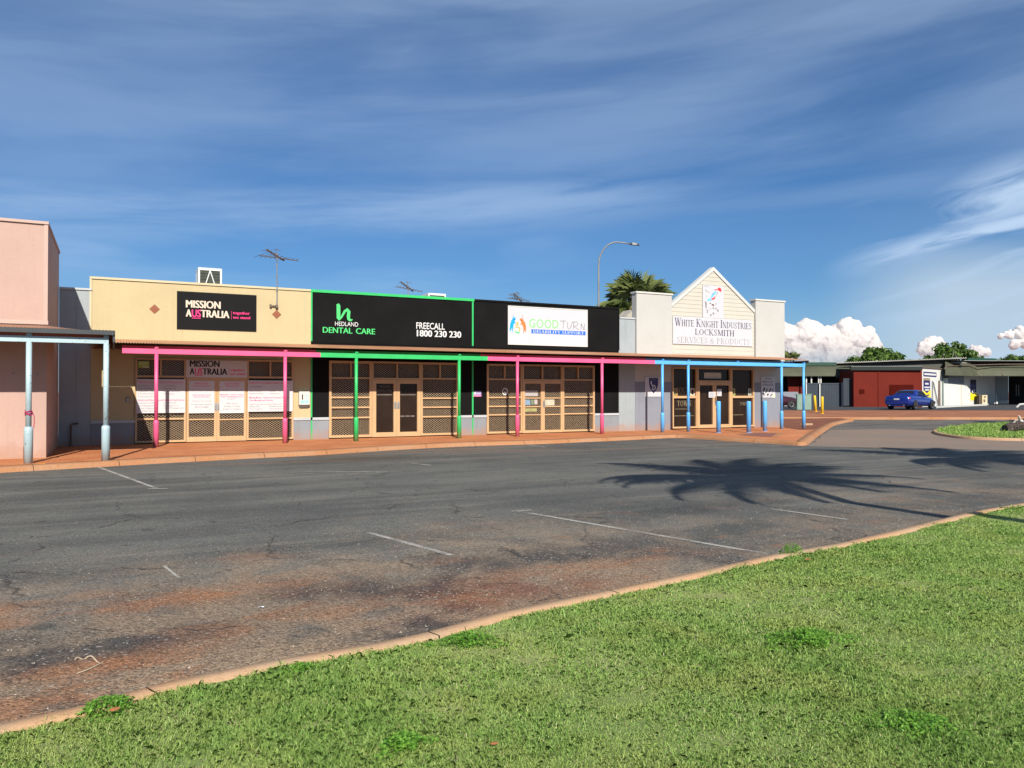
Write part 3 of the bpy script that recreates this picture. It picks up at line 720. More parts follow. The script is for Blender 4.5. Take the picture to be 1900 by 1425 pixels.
def window(parent, x0, x1, z0, z1, b=.06, vd=(), hb=(), openings=None, mesh=None, gmat=None, bot=None, top=None, hw=.045, label=None):
    mb = MB(); frame_bars(mb, x0, x1, z0, z1, b, FY0, FY1, vd, hb, hw=hw, bot=bot, top=top)
    w = mb.build('window', M['cream'], parent)
    if label: w['label'] = label
    g = MB(); g.box(x0 + b * .5, x1 - b * .5, GY, GY + .012, z0 + .02, z1 - .02); g.build('pane', gmat or M['glass'], w)
    if mesh:
        for a in mesh:
            d = MB(); diamond(d, *a, MY); d.build('security_screen', M['screen'], w)
    return w
def door(parent, x0, x1, z0, z1, gx0, gx1, gz0, gz1, hb=(), mesh=None, gmat=None, handle=None, label=None):
    mb = MB(); y0, y1 = FY0 - .006, FY1 - .02
    mb.box(x0, gx0, y0, y1, z0, z1); mb.box(gx1, x1, y0, y1, z0, z1); mb.box(gx0, gx1, y0, y1, z0, gz0); mb.box(gx0, gx1, y0, y1, gz1, z1)
    for z in hb: mb.box(gx0, gx1, y0 + .006, y1 - .006, z - .022, z + .022)
    dr = mb.build('door', M['cream'], parent)
    if label: dr['label'] = label
    g = MB(); g.box(gx0 - .01, gx1 + .01, GY - .045, GY - .033, gz0 - .01, gz1 + .01); g.build('pane', gmat or M['glass'], dr)
    if mesh:
        for a in mesh:
            d = MB(); diamond(d, *a, MY - .03); d.build('security_screen', M['screen'], dr)
    if handle:
        h = MB(); hx = handle; h.box(hx - .045, hx + .045, y0 - .008, y0 - .001, 1.04, 1.30)
        h.tube([(hx, y0 - .01, 1.08), (hx, y0 - .05, 1.10), (hx, y0 - .05, 1.24), (hx, y0 - .01, 1.26)], .012, 8); h.build('handle', M['brushed'], dr)
    return dr
def back_box(parent, x0, x1, zt, mat):
    b = MB(); b.box(x0, x1, D + .28, 40, -.05, zt); b.build('roof', mat, parent)

# --- pink building at the left end
pb = thing('pink_building', (-1.53, 22.95, 0), 'salmon pink rendered building with a tall blank parapet beside the yellow shop', 'building')
b = MB(); b.box(-16, -1.53, 22.95, 27.60, -.05, 5.90); b.build('wall', M['pink_wall'], pb)
b = MB(); b.box(-16, -1.50, 22.90, 27.62, 5.90, 5.97); b.build('capping', M['pink_trim'], pb)
b = MB(); b.box(-16, -1.50, 22.91, 22.948, 3.36, 3.46); b.box(-1.60, -1.515, 22.925, 22.948, 3.46, 5.90); b.build('trim', M['pink_trim'], pb)
for i in range(8):
    b = MB(); b.box(-1.75 - i * .52, -1.71 - i * .52, 22.93, 22.948, 2.10, 2.135); b.build('bolt', M['galv'], pb)
b = MB(); b.box(-2.02, -1.97, 22.88, 22.948, 0, .30); b.build('corner_pipe', M['diamond'], pb)

# --- yellow shop
ys = thing('yellow_shop', (2.7, D, 0), 'shop with a plain yellow parapet, two terracotta diamonds and poster covered windows', 'shop')
b = MB(); b.box(-.66, 6.13, D, D + .24, 3.0, 5.19); b.build('parapet', M['yellow'], ys)
b = MB(); b.box(-.70, 6.13, D - .04, D + .26, 5.19, 5.26); b.box(-.70, -.64, D - .03, D - .002, 3.3, 5.19); b.build('capping', M['yellow_trim'], ys)
b = MB(); b.box(-1.52, -.665, D - .02, D + .2, -.02, 4.82); b.box(-1.05, -1.04, D - .03, D - .021, 0, 4.80); b.build('side_panel', M['grey_panel'], ys)
b = MB(); b.box(-1.52, -.64, D - .06, D + .22, 4.82, 4.88); b.build('panel_capping', M['capwhite'], ys)
b = MB(); b.prism([(-.66, .68), (.585, .68), (.585, 2.757), (5.535, 2.757), (5.535, .68), (6.13, .68), (6.13, 3.0), (-.66, 3.0)], D, D + .24); b.build('wall', M['yellow'], ys)
b = MB(); b.box(-.66, .585, D - .012, D + .24, -.02, .68); b.build('dado', M['grey_dado'], ys)
b = MB(); b.box(5.535, 6.13, D - .012, D + .24, -.02, .68); b.build('dado', M['grey_dado'], ys)
b = MB(); b.box(-.66, .585, D - .045, D - .001, .68, .77); b.build('dado_capping', M['capwhite'], ys)
b = MB(); b.box(5.535, 6.12, D - .045, D - .001, .68, .77); b.build('dado_capping', M['capwhite'], ys)
for x in (1.14, 4.96):
    b = MB(); b.prism([(x - .155, 4.33), (x, 4.175), (x + .155, 4.33), (x, 4.485)], D - .012, D - .001); b.build('diamond_tile', M['diamond'], ys)
back_box(ys, -.66, 6.13, 4.5, M['flatroof'])
window(ys, .59, 2.085, .04, 2.755, vd=((1.33, 2.20, 2.695),), hb=(2.16, .795), hw=.06, mesh=[(.65, 2.025, 2.2, 2.69), (.65, 2.025, .83, 1.05), (.65, 2.025, .1, .77)])
window(ys, 3.985, 5.53, .04, 2.755, vd=((4.755, 2.20, 2.695),), hb=(2.16, .765), hw=.06, mesh=[(4.045, 5.47, 2.2, 2.69), (4.045, 5.47, .79, 1.03), (4.045, 5.47, .1, .74)])
window(ys, 2.09, 3.98, 2.13, 2.755, b=.05)
door(ys, 2.10, 3.03, .03, 2.125, 2.17, 2.95, .19, 2.03, hb=(.76,), mesh=[(2.17, 2.95, .79, .98), (2.17, 2.95, .19, .735)], handle=2.99)
door(ys, 3.036, 3.975, .03, 2.125, 3.12, 3.89, .19, 2.03, hb=(.745,), mesh=[(3.12, 3.89, .78, .97), (3.12, 3.89, .19, .72)], handle=3.08)

# --- black shop with green trim
ds = thing('black_green_shop', (9.2, D, 0), 'black painted shop edged in bright green with green and white wall lettering', 'shop')
b = MB(); b.box(6.135, 12.36, D - .003, D + .24, 3.0, 5.17); b.box(6.24, 12.30, D - .025, D - .004, 3.40, 3.43); b.build('parapet', M['black'], ds)
b = MB(); b.box(6.12, 12.39, D - .045, D + .26, 5.17, 5.265); b.box(6.125, 6.175, D - .03, D - .004, 3.45, 5.17); b.box(12.30, 12.36, D - .03, D - .004, 3.45, 5.17)
b.box(12.30, 12.36, D - .03, D - .004, .775, 3.0); b.box(6.135, 6.18, D - .025, D - .004, .775, 3.0); b.box(6.14, 6.185, D - .028, D - .014, .0, .675); b.box(12.31, 12.36, D - .028, D - .014, .0, .675); b.build('green_trim', M['green'], ds)
b = MB(); b.prism([(6.135, .68), (6.765, .68), (6.765, 2.777), (11.735, 2.777), (11.735, .68), (12.36, .68), (12.36, 3.0), (6.135, 3.0)], D - .003, D + .24); b.build('wall', M['black'], ds)
b = MB(); b.box(6.135, 6.765, D - .012, D + .24, -.02, .68); b.build('dado', M['grey_dado'], ds)
b = MB(); b.box(11.735, 12.36, D - .012, D + .24, -.02, .68); b.build('dado', M['grey_dado'], ds)
b = MB(); b.box(6.19, 6.765, D - .045, D - .004, .68, .77); b.build('dado_capping', M['capwhite'], ds)
b = MB(); b.box(11.735, 12.295, D - .045, D - .004, .68, .77); b.build('dado_capping', M['capwhite'], ds)
back_box(ds, 6.135, 12.36, 4.5, M['flatroof'])
def scr(x0, x1, hbs, zt, z0=.1, g=.024):
    e = [z0] + [q for h_ in sorted(hbs) for q in (h_ - g, h_ + g)] + [zt]; return [(x0, x1, e[i], e[i + 1]) for i in range(0, len(e), 2)]
window(ds, 6.77, 8.32, .04, 2.775, b=.085, vd=((7.555, 2.20, 2.69),), hb=(2.165, 1.47, 1.11, .745), hw=.055, mesh=[(6.855, 8.235, 2.2, 2.69)] + scr(6.855, 8.235, (1.47, 1.11, .745), 2.135, .125, .028))
window(ds, 10.20, 11.73, .04, 2.775, b=.075, vd=((10.975, 2.20, 2.70),), hb=(2.165, 1.43, 1.09, .735), hw=.055, mesh=[(10.275, 11.655, 2.2, 2.70)] + scr(10.275, 11.655, (1.43, 1.09, .735), 2.135, .115, .028))
window(ds, 8.324, 10.196, 2.12, 2.775, b=.06, vd=((9.28, 2.18, 2.715),), mesh=[(8.384, 10.136, 2.18, 2.715)])
door(ds, 8.33, 9.255, .03, 2.115, 8.48, 9.14, .19, 1.97, handle=9.20, gmat=M['glass_brown'])
door(ds, 9.262, 10.19, .03, 2.115, 9.38, 10.06, .19, 1.97, handle=9.32, gmat=M['glass_brown'])
lt = MB(); Y1 = D - .012
# the tall brushed h
stroke(lt, [(7.07, 4.80, .7), (7.10, 4.74, 1), (7.105, 4.30, 1), (7.16, 4.235, .8)], .135, Y1, 0)
stroke(lt, [(7.10, 4.24, .3), (7.2, 4.32, .55), (7.33, 4.55, .75), (7.42, 4.615, .9), (7.475, 4.55, 1), (7.46, 4.36, 1), (7.475, 4.27, .95), (7.54, 4.235, .7), (7.62, 4.265, .15)], .118, Y1 - .001, 0)
put_text(lt, 'HEDLAND', 6.98, 4.02, .15, Y1, .84, .0, 'l', 1)
put_text(lt, 'DENTAL', 6.55, 3.76, .20, Y1, 1.05, 0, 'l', 0, fat=.035); put_text(lt, 'CARE', 7.74, 3.76, .20, Y1, .70, 0, 'l', 0, fat=.035)
put_text(lt, 'FREECALL', 10.03, 4.03, .235, Y1, 1.14, .012, 'l', 1)
put_text(lt, '1800 230 230', 10.06, 3.745, .235, Y1, 1.78, .0, 'l', 1, fat=.045)
lt.build('lettering', [M['txt_green'], M['txt_white']], ds)
lt = MB(); put_text(lt, 'HEDLAND', 8.81, 1.84, .05, GY - .05, .36, 0, 'c', 0); put_text(lt, 'DENTAL CARE', 8.81, 1.66, .09, GY - .05, .58, 0, 'c', 0); rect(lt, 8.52, 9.10, 1.545, 1.575, GY - .05); rect(lt, 9.42, 10.02, 1.545, 1.575, GY - .05)
for i in range(3): rect(lt, 9.42 + i * .2, 9.58 + i * .2, .745, .79, GY - .05)
lt.build('door_lettering', paint('faded window lettering', (.15, .13, .11), .5, .2, 8), ds)

# --- black shop with the white sign
gs = thing('black_shop', (15.8, D, 0), 'plain black painted shop under a white signboard, between green trim and pale grey panel', 'shop')
b = MB(); b.box(12.365, 19.14, D - .003, D + .24, 3.0, 5.19); b.box(12.40, 19.12, D - .025, D - .004, 3.40, 3.44); b.build('parapet', M['black'], gs)
b = MB(); b.box(12.365, 19.17, D - .04, D + .26, 5.19, 5.26); b.box(19.11, 19.165, D - .03, D - .004, 3.45, 5.19); b.build('capping', M['black'], gs)
b = MB(); b.prism([(12.365, .68), (12.925, .68), (12.925, 2.767), (17.905, 2.767), (17.905, .68), (19.14, .68), (19.14, 3.0), (12.365, 3.0)], D - .003, D + .24); b.build('wall', M['black'], gs)
b = MB(); b.box(12.365, 12.925, D - .012, D + .24, -.02, .68); b.build('dado', M['grey_dado'], gs)
b = MB(); b.box(17.905, 19.14, D - .012, D + .24, -.02, .68); b.build('dado', M['grey_dado'], gs)
b = MB(); b.box(12.365, 12.925, D - .045, D - .004, .68, .77); b.build('dado_capping', M['capwhite'], gs)
b = MB(); b.box(17.905, 19.12, D - .045, D - .004, .68, .77); b.build('dado_capping', M['capwhite'], gs)
b = MB(); b.box(19.145, 19.985, D - .006, D + .2, -.02, 4.80); b.box(19.16, 19.17, D - .012, D - .0065, 0, 4.8); b.build('side_panel', M['grey_panel'], gs)
b = MB(); b.box(19.18, 19.985, D - .045, D + .22, 4.80, 4.86); b.build('panel_capping', M['capwhite'], gs)
back_box(gs, 12.365, 19.98, 4.5, M['flatroof'])
h3 = (1.45, 1.10, .77); h3d = (1.42, 1.075, .75)
window(gs, 12.93, 14.49, .04, 2.765, b=.075, vd=((13.71, 2.2, 2.69),), hb=(2.165,) + h3, hw=.055, mesh=[(13.005, 14.415, 2.2, 2.69)] + scr(13.005, 14.415, h3, 2.135, .115, .028))
window(gs, 16.345, 17.90, .04, 2.765, b=.075, vd=((17.10, 2.2, 2.69),), hb=(2.165,) + h3, hw=.055, mesh=[(16.42, 17.825, 2.2, 2.69)] + scr(16.42, 17.825, h3, 2.135, .115, .028))
window(gs, 14.495, 16.34, 2.12, 2.765, b=.06, vd=((15.41, 2.18, 2.70),), mesh=[(14.555, 16.28, 2.18, 2.70)])
door(gs, 14.50, 15.415, .03, 2.115, 14.60, 15.33, .13, 2.0, hb=h3d, mesh=scr(14.60, 15.33, h3d, 2.0, .13), handle=None)
door(gs, 15.42, 16.335, .03, 2.115, 15.50, 16.25, .13, 2.0, hb=h3d, mesh=scr(15.50, 16.25, h3d, 2.0, .13), handle=15.46)

# --- white shop with the gable
ws = thing('white_gabled_shop', (24.3, D, 0), 'white shop front with a pointed weatherboard gable between two square pillars', 'shop')
b = MB(); b.box(19.99, 21.89, D - .12, D + .22, 3.0, 5.93); b.build('pillar', M['white'], ws)
b = MB(); b.box(26.82, 28.67, D - .12, D + .22, 3.0, 5.97); b.build('pillar', M['white'], ws)
for x0, x1, z in ((19.95, 21.93, 5.93), (26.78, 28.71, 5.97)):
    b = MB(); b.box(x0, x1, D - .16, D + .26, z, z + .07); b.build('pillar_capping', M['white_trim'], ws)
gx0, gx1, ga, gz, ge = 21.892, 26.818, 24.34, 7.30, 5.50
b = MB(); z = 3.02
def gclip(z):
    if z <= ge: return gx0, gx1
    t = min((z - ge) / (gz - ge), 1); return gx0 + (ga - gx0) * t, gx1 + (ga - gx1) * t
while z < gz - .02:
    z2 = min(z + .185, gz - .005); a0, a1 = gclip(z); c0, c1 = gclip(z2); y0, y1 = D - .014, D - .002
    cuts = [(z, a0, a1)] + ([(ge, gx0, gx1)] if z < ge < z2 else []) + [(z2, c0, c1)]
    for (za, xa, xb), (zb, xc, xd) in zip(cuts, cuts[1:]):
        f0 = (za - z) / (z2 - z); f1 = (zb - z) / (z2 - z)
        b.face([(xa, y0 + (y1 - y0) * f0, za), (xb, y0 + (y1 - y0) * f0, za), (xd, y0 + (y1 - y0) * f1, zb), (xc, y0 + (y1 - y0) * f1, zb)])
    b.face([(a0, y0, z), (a1, y0, z), (a1, D, z), (a0, D, z)]); z += .185
b.prism([(gx0, 3.0), (gx1, 3.0), (gx1, ge), (ga, gz), (gx0, ge)], D + .001, D + .2)
b.build('gable', M['board'], ws)
b = MB()
for s_, xe in ((1, gx0 - .0), (-1, gx1 + .0)):
    dx, dz = ga - xe, gz - ge; L = math.hypot(dx, dz); nx, nz = -dz / L * s_, dx / L * s_
    if nz < 0: nx, nz = -nx, -nz
    b.prism([(xe, ge - .11), (ga, gz - .10), (ga, gz + .07), (xe, ge + .05)] if s_ > 0 else [(ga + .001, gz - .10), (xe, ge - .11), (xe, ge + .05), (ga + .001, gz + .07)], D - .06, D + .22)
b.build('barge_board', M['white_trim'], ws)
b = MB(); b.prism([(19.99, 2.11), (21.965, 2.11), (21.965, 2.772), (26.795, 2.772), (26.795, 2.11), (28.67, 2.11), (28.67, 3.0), (19.99, 3.0)], D, D + .24); b.build('wall', M['white'], ws)
b = MB(); b.box(19.99, 21.965, D - .01, D + .24, -.02, 2.11); b.build('dado', M['slate'], ws)
b = MB(); b.box(26.795, 28.67, D - .01, D + .24, -.02, 2.11); b.build('dado', M['slate'], ws)
back_box(ws, 19.99, 28.67, 4.5, M['slate'])
gb = M['glass_brown']
window(ws, 21.97, 23.385, .05, 2.77, b=.075, hb=(1.44,), hw=.10, gmat=gb)
window(ws, 25.375, 26.79, .05, 2.77, b=.075, hb=(1.44,), hw=.10, gmat=gb)
window(ws, 23.39, 25.37, 2.12, 2.77, b=.07)
door(ws, 23.395, 24.375, .04, 2.115, 23.51, 24.27, .19, 1.97, gmat=gb)
door(ws, 24.381, 25.365, .04, 2.115, 24.48, 25.25, .19, 1.97, handle=24.43, gmat=gb)
lt = MB(); yg = GY - .004
put_serif(lt, 'SOUTH', 22.28, 1.61, .26, yg, .86, 'l', 0, None, .8); put_serif(lt, 'TOWN', 22.32, 1.03, .25, yg, .80, 'l', 0, None, .8)
rect(lt, 22.22, 23.0, .90, .915, yg); put_serif(lt, 'TOWN', 26.0, 1.04, .16, yg, .42, 'l', 0, None, .8)
for x0, x1 in ((22.1, 22.9), (22.95, 23.25), (25.5, 26.2), (26.5, 26.7)): rect(lt, x0, x1, .595, .612, yg)
lt.build('window_lettering', paint('gold window lettering', (.26, .21, .13), .5, .2, 8), ws)

# ------------------------------------------------------------------ signs and fittings on the shop fronts
def board_sign(name, x0, x1, z0, z1, y, mat, label, cat='sign', t=.025):
    b = MB(); b.box(x0, x1, y - t, y, z0, z1); o = b.build(name, mat, None); return tag(o, label, cat)
def mission(mb, x0, z0, w, y, cols):
    # two stacked condensed words, a rule and a small two line slogan; cols = main, pink
    h = w * .118; put_text(mb, 'MISSION', x0, z0 + h * 1.27, h, y, w * .525, 0, 'l', cols[0], fat=.055)
    put_text(mb, 'A', x0, z0, h, y, w * .075, 0, 'l', cols[0], fat=.055); put_text(mb, 'US', x0 + w * .088, z0, h, y, w * .132, 0, 'l', cols[1], fat=.04)
    put_text(mb, 'TRALIA', x0 + w * .228, z0, h, y, w * .437, 0, 'l', cols[0], fat=.055)
    rect(mb, x0 + w * .085, x0 + w * .222, z0 - h * .22, z0 - h * .12, y, cols[1])
    rect(mb, x0 + w * .70, x0 + w * .704, z0 - h * .15, z0 + h * 1.05, y, cols[1])
    put_text(mb, 'together', x0 + w * .725, z0 + h * .62, h * .38, y, w * .27, 0, 'l', cols[1], fat=.05); put_text(mb, 'we stand', x0 + w * .725, z0 - h * .02, h * .38, y, w * .275, 0, 'l', cols[1], fat=.05)
s1 = board_sign('signboard', 1.80, 4.29, 3.71, 4.95, D - .002, M['sign_black'], 'black signboard with white and magenta lettering on the yellow parapet')
lt = MB(); mission(lt, 2.08, 4.13, 2.00, D - .030, (0, 1)); lt.build('lettering', [M['txt_cream'], M['txt_pink']], s1)
s2 = board_sign('signboard', 2.085, 3.985, 2.14, 2.71, FY0 - .004, M['poster'], 'white signboard with black lettering above the poster covered double doors', t=.02)
lt = MB(); mission(lt, 2.20, 2.235, 1.72, FY0 - .027, (0, 1)); lt.build('lettering', [M['txt_black'], M['txt_pink']], s2)

def poster(x0, x1, z0, z1, lines, label, align='l', y=FY0 - .012):
    o = board_sign('poster', x0, x1, z0, z1, y, M['poster'], label, 'poster', .006); o['group'] = 'white information posters on the yellow shop'
    lt = MB(); w = x1 - x0
    for fz_, fx_, fw_, hh, s, k in lines:
        put_text(lt, s, x0 + w * fx_, z1 - (z1 - z0) * fz_, hh, y - .0075, w * fw_, .012 if k == 0 else .0, align, k)
    lt.build('lettering', [M['txt_pink'], M['txt_midgrey']], o)
poster(.625, 2.06, .985, 2.075, [
    (.11, .03, .93, .055, 'Pilbara Community Alcohol and Drug Services', 0), (.21, .03, .42, .045, 'Assessment and Referral', 1), (.21, .55, .24, .045, 'Counselling', 1),
    (.29, .03, .40, .045, 'Case Management', 1), (.29, .55, .26, .045, 'Support', 1), (.375, .03, .40, .045, 'Treatment Programs', 1), (.375, .55, .34, .045, 'Education', 1),
    (.45, .03, .38, .045, 'Prevention, Education', 1), (.45, .55, .22, .045, 'Groups', 1), (.53, .03, .38, .045, 'Community Services', 1),
    (.64, .03, .95, .055, 'Alcohol and Other Drugs and Family and Youth Service', 0), (.72, .03, .42, .045, 'Assessment and Referral', 1), (.72, .55, .26, .045, 'Outreach', 1),
    (.80, .03, .34, .045, 'Case Management', 1), (.80, .55, .3, .045, 'Support', 1), (.875, .03, .32, .045, 'Group Programs', 1), (.875, .55, .42, .045, 'Case Management', 1), (.95, .03, .40, .045, 'Prevention, Education', 1)],
    'wide white poster left of the doors, crossed by the shadow of a pink post')
poster(2.165, 2.955, .965, 2.03, [
    (.10, .5, .50, .05, 'Pilbara Community', 0), (.175, .5, .66, .05, 'Alcohol and Drug Services', 0), (.30, .5, .8, .04, 'Assessment and Counselling', 1),
    (.455, .5, .72, .042, 'Alcohol and Other Drug and', 0), (.515, .5, .62, .042, 'Family and Youth Service', 0), (.64, .5, .74, .04, 'Assessment and Counselling', 1), (.75, .5, .82, .05, 'For appointments telephone', 1), (.84, .5, .52, .055, '08 9174 4800', 1)],
    'narrow white poster on the left leaf of the double doors', 'c')
poster(3.11, 3.90, .955, 2.025, [
    (.10, .5, .64, .05, 'Integrated Primary Mental', 0), (.175, .5, .50, .05, 'Health Care Service', 0), (.30, .5, .84, .04, 'Assessment and Counselling', 1),
    (.44, .5, .94, .042, 'Making Money - Family and Domestic', 0), (.505, .5, .92, .042, 'Violence Case Management Service', 0), (.57, .5, .36, .04, 'Support', 1), (.72, .5, .48, .055, 'Office Hours', 1), (.81, .5, .66, .055, 'Monday to Friday', 1), (.90, .5, .70, .055, '8.30am to 4.30pm', 1)],
    'narrow white poster on the right leaf of the double doors', 'c')
poster(4.015, 5.50, .995, 2.055, [
    (.10, .03, .92, .055, 'Integrated Primary Mental Health Care Service', 0), (.22, .03, .28, .05, 'Counselling for', 1), (.36, .03, .26, .048, 'Stress and Anxiety', 1), (.36, .48, .12, .048, 'Grief', 1),
    (.44, .03, .30, .048, 'Relationships', 1), (.44, .48, .22, .048, 'Depression', 1), (.575, .03, .88, .055, 'Making Money - Family and Domestic Violence', 0), (.66, .03, .52, .055, 'Case Management Service', 0),
    (.78, .03, .72, .048, 'Supporting people to support families with', 1), (.855, .03, .24, .048, 'Safety Plans', 1), (.855, .48, .28, .048, 'Referrals', 1), (.93, .03, .28, .048, 'Court Support', 1), (.93, .48, .28, .048, 'Accommodation', 1)],
    'wide white poster right of the doors, beside the white first aid box')
o = board_sign('window_notice', .67, .99, 2.43, 2.645, D - .056, paint('lime green notice', (.30, .42, .05), .5, .05), 'small lime green notice in the top left window of the yellow shop', t=.004)
lt = MB(); rect(lt, .70, .96, 2.58, 2.60, D - .0615); rect(lt, .70, .90, 2.54, 2.555, D - .0615); rect(lt, .80, .99, 2.445, 2.47, D - .0615); lt.build('lettering', M['txt_white'], o)
# white cabinet for the heart starter
ab = thing('first_aid_box', (5.88, D, 1.12), 'white wall box with a turquoise label on the yellow wall beside the green trim', 'first aid box')
b = MB(); b.prism([(5.70, 1.22), (6.06, 1.22), (6.06, 1.68), (5.70, 1.68)], D - .17, D - .001); b.build('cabinet', M['white_trim'], ab)
b = MB(); b.loft([[(5.71, D - .16, 1.219), (6.05, D - .16, 1.219), (6.05, D - .002, 1.219), (5.71, D - .002, 1.219)], [(5.74, D - .06, 1.12), (6.02, D - .06, 1.12), (6.02, D - .002, 1.12), (5.74, D - .002, 1.12)]]); b.build('bracket', M['grey_dado'], ab)
b = MB(); rect(b, 5.76, 6.02, 1.27, 1.36, D - .1715, 0); rect(b, 5.79, 5.83, 1.40, 1.58, D - .1715, 1); stroke(b, [(5.89, 1.50), (5.90, 1.44), (5.95, 1.40), (6.0, 1.44), (6.01, 1.50), (5.99, 1.55), (5.95, 1.52), (5.91, 1.55), (5.89, 1.5)], .018, D - .1715, 0); put_text(b, 'AED', 5.78, 1.285, .055, D - .173, .22, .02, 'l', 2)
b.build('label_panel', [paint('turquoise label', (.10, .50, .55), .5, .04), M['txt_black'], M['txt_white']], ab)
b = MB(); b.box(.33, .43, D - .03, D - .001, 1.34, 1.50); o = b.build('keypad', M['darkmetal'], None); tag(o, 'small dark keypad on the yellow wall left of the posters', 'keypad')
b = MB()
for i in range(4):
    for j in range(3): b.box(.345 + j * .026, .365 + j * .026, D - .035, D - .031, 1.36 + i * .032, 1.38 + i * .032)
b.build('button_pad', M['brushed'], o)
# the standpipe in the recess
b = MB(); b.tube([(-1.18, D - .16, 0), (-1.18, D - .16, .62), (-1.15, D - .16, .68), (-.98, D - .16, .70)], .03, 8); b.box(-1.24, -1.12, D - .20, D - .12, 0, .05)
o = b.build('standpipe', M['darkmetal'], None); tag(o, 'dark hooked standpipe in the shaded recess between pink and yellow shops', 'pipe')

# white signboard of the black shop
s3 = board_sign('signboard', 13.85, 17.56, 3.54, 5.085, D - .005, M['sign_white'], 'white signboard with coloured figures and green and grey lettering on the black parapet')
b = MB()
for a in ((13.85, 17.56, 5.045, 5.085), (13.85, 17.56, 3.54, 3.58), (13.85, 13.89, 3.58, 5.045), (17.52, 17.56, 3.58, 5.045)): b.box(a[0], a[1], D - .040, D - .0305, a[2], a[3])
b.build('frame', M['white_trim'], s3)
lt = MB(); y = D - .032
put_text(lt, 'GOOD', 14.80, 4.255, .345, y, 1.36, .008, 'l', 0)
kx = 16.24
for st in ([(kx, .33), (kx + .27, .345)], [(kx + .15, .335), (kx + .14, .02)], [(kx + .36, .31), (kx + .34, .10), (kx + .41, .0), (kx + .50, .10), (kx + .60, .33)], [(kx + .66, .30), (kx + .62, .02)], [(kx + .60, .31), (kx + .78, .335), (kx + .86, .25), (kx + .78, .17), (kx + .64, .15), (kx + .90, .0)], [(kx + 1.0, .0), (kx + 1.01, .26)], [(kx + 1.01, .25), (kx + 1.15, .02)], [(kx + 1.15, .0), (kx + 1.165, .28)]):
    stroke(lt, [(x_, 4.235 + z_) for x_, z_ in st], .034, y, 8)
rect(lt, 14.90, 17.46, 4.02, 4.185, y, 2); put_serif(lt, 'DISABILITY SUPPORT', 14.98, 4.04, .125, y - .002, 2.40, 'l', 3, None)
# two bending figures around a small amber one
stroke(lt, [(13.93, 4.06, .2), (14.0, 4.30, .9), (14.07, 4.46, 1.2), (14.13, 4.55, .5)], .14, y, 4); stroke(lt, [(14.03, 4.0, .1), (14.05, 4.2, .7), (14.06, 4.42, 1)], .09, y - .001, 4)
disc(lt, 14.145, 4.575, .055, y, 4); stroke(lt, [(14.08, 4.46, 1), (14.16, 4.42, .8), (14.19, 4.36, .2)], .06, y - .002, 4); stroke(lt, [(14.05, 4.52, .8), (14.09, 4.70, .3), (14.11, 4.77, .1)], .06, y - .002, 4)
stroke(lt, [(14.63, 4.06, .2), (14.60, 4.26, .9), (14.53, 4.42, 1.2), (14.45, 4.53, .5)], .14, y, 5); stroke(lt, [(14.53, 4.0, .1), (14.57, 4.2, .7), (14.56, 4.40, 1)], .09, y - .001, 5)
disc(lt, 14.43, 4.55, .055, y, 5); stroke(lt, [(14.52, 4.42, 1), (14.44, 4.39, .8), (14.40, 4.33, .2)], .06, y - .002, 5); stroke(lt, [(14.52, 4.5, .8), (14.50, 4.66, .3), (14.47, 4.74, .1)], .06, y - .002, 5)
disc(lt, 14.27, 4.41, .045, y, 6); stroke(lt, [(14.33, 4.34, .8), (14.22, 4.34, 1), (14.20, 4.23, 1), (14.30, 4.25, 1), (14.38, 4.18, 1), (14.36, 4.08, .6)], .055, y, 6)
stroke(lt, [(14.15, 4.11, .2), (14.22, 4.03, 1), (14.32, 4.02, 1), (14.40, 4.08, .2)], .06, y, 7)
lt.build('lettering', [M['txt_leaf'], M['txt_midgrey'], M['txt_blue'], M['txt_white'], M['logo_blue'], M['logo_orange'], M['logo_amber'], M['txt_green'], M['txt_grey']], s3)
s4 = board_sign('wall_notice', 12.37, 12.70, 1.49, 1.70, D - .006, paint('purple notice', (.30, .24, .50), .5, .05), 'small purple and pink notice on the black wall beside the green strip', t=.006)
lt = MB(); rect(lt, 12.37, 12.70, 1.49, 1.55, D - .0125, 0); disc(lt, 12.43, 1.63, .05, D - .0135, 1); rect(lt, 12.50, 12.68, 1.61, 1.63, D - .0125, 1); lt.build('lettering', [paint('pink notice', (.75, .22, .38), .5, .03), M['txt_white']], s4)
b = MB(); n = 20
for i in range(n):
    a0, a1 = 2 * math.pi * i / n, 2 * math.pi * (i + 1) / n
    b.face([(13.74 + r_ * math.cos(a), MY - .008, 1.68 + r_ * 1.15 * math.sin(a)) for r_, a in ((.09, a0), (.125, a0), (.125, a1), (.09, a1))])
stroke(b, [(13.70, 1.60), (13.74, 1.70), (13.79, 1.60)], .03, MY - .009); o = b.build('window_sticker', M['txt_white'], None); tag(o, 'round white ring sticker on the mesh window of the black shop', 'sticker')
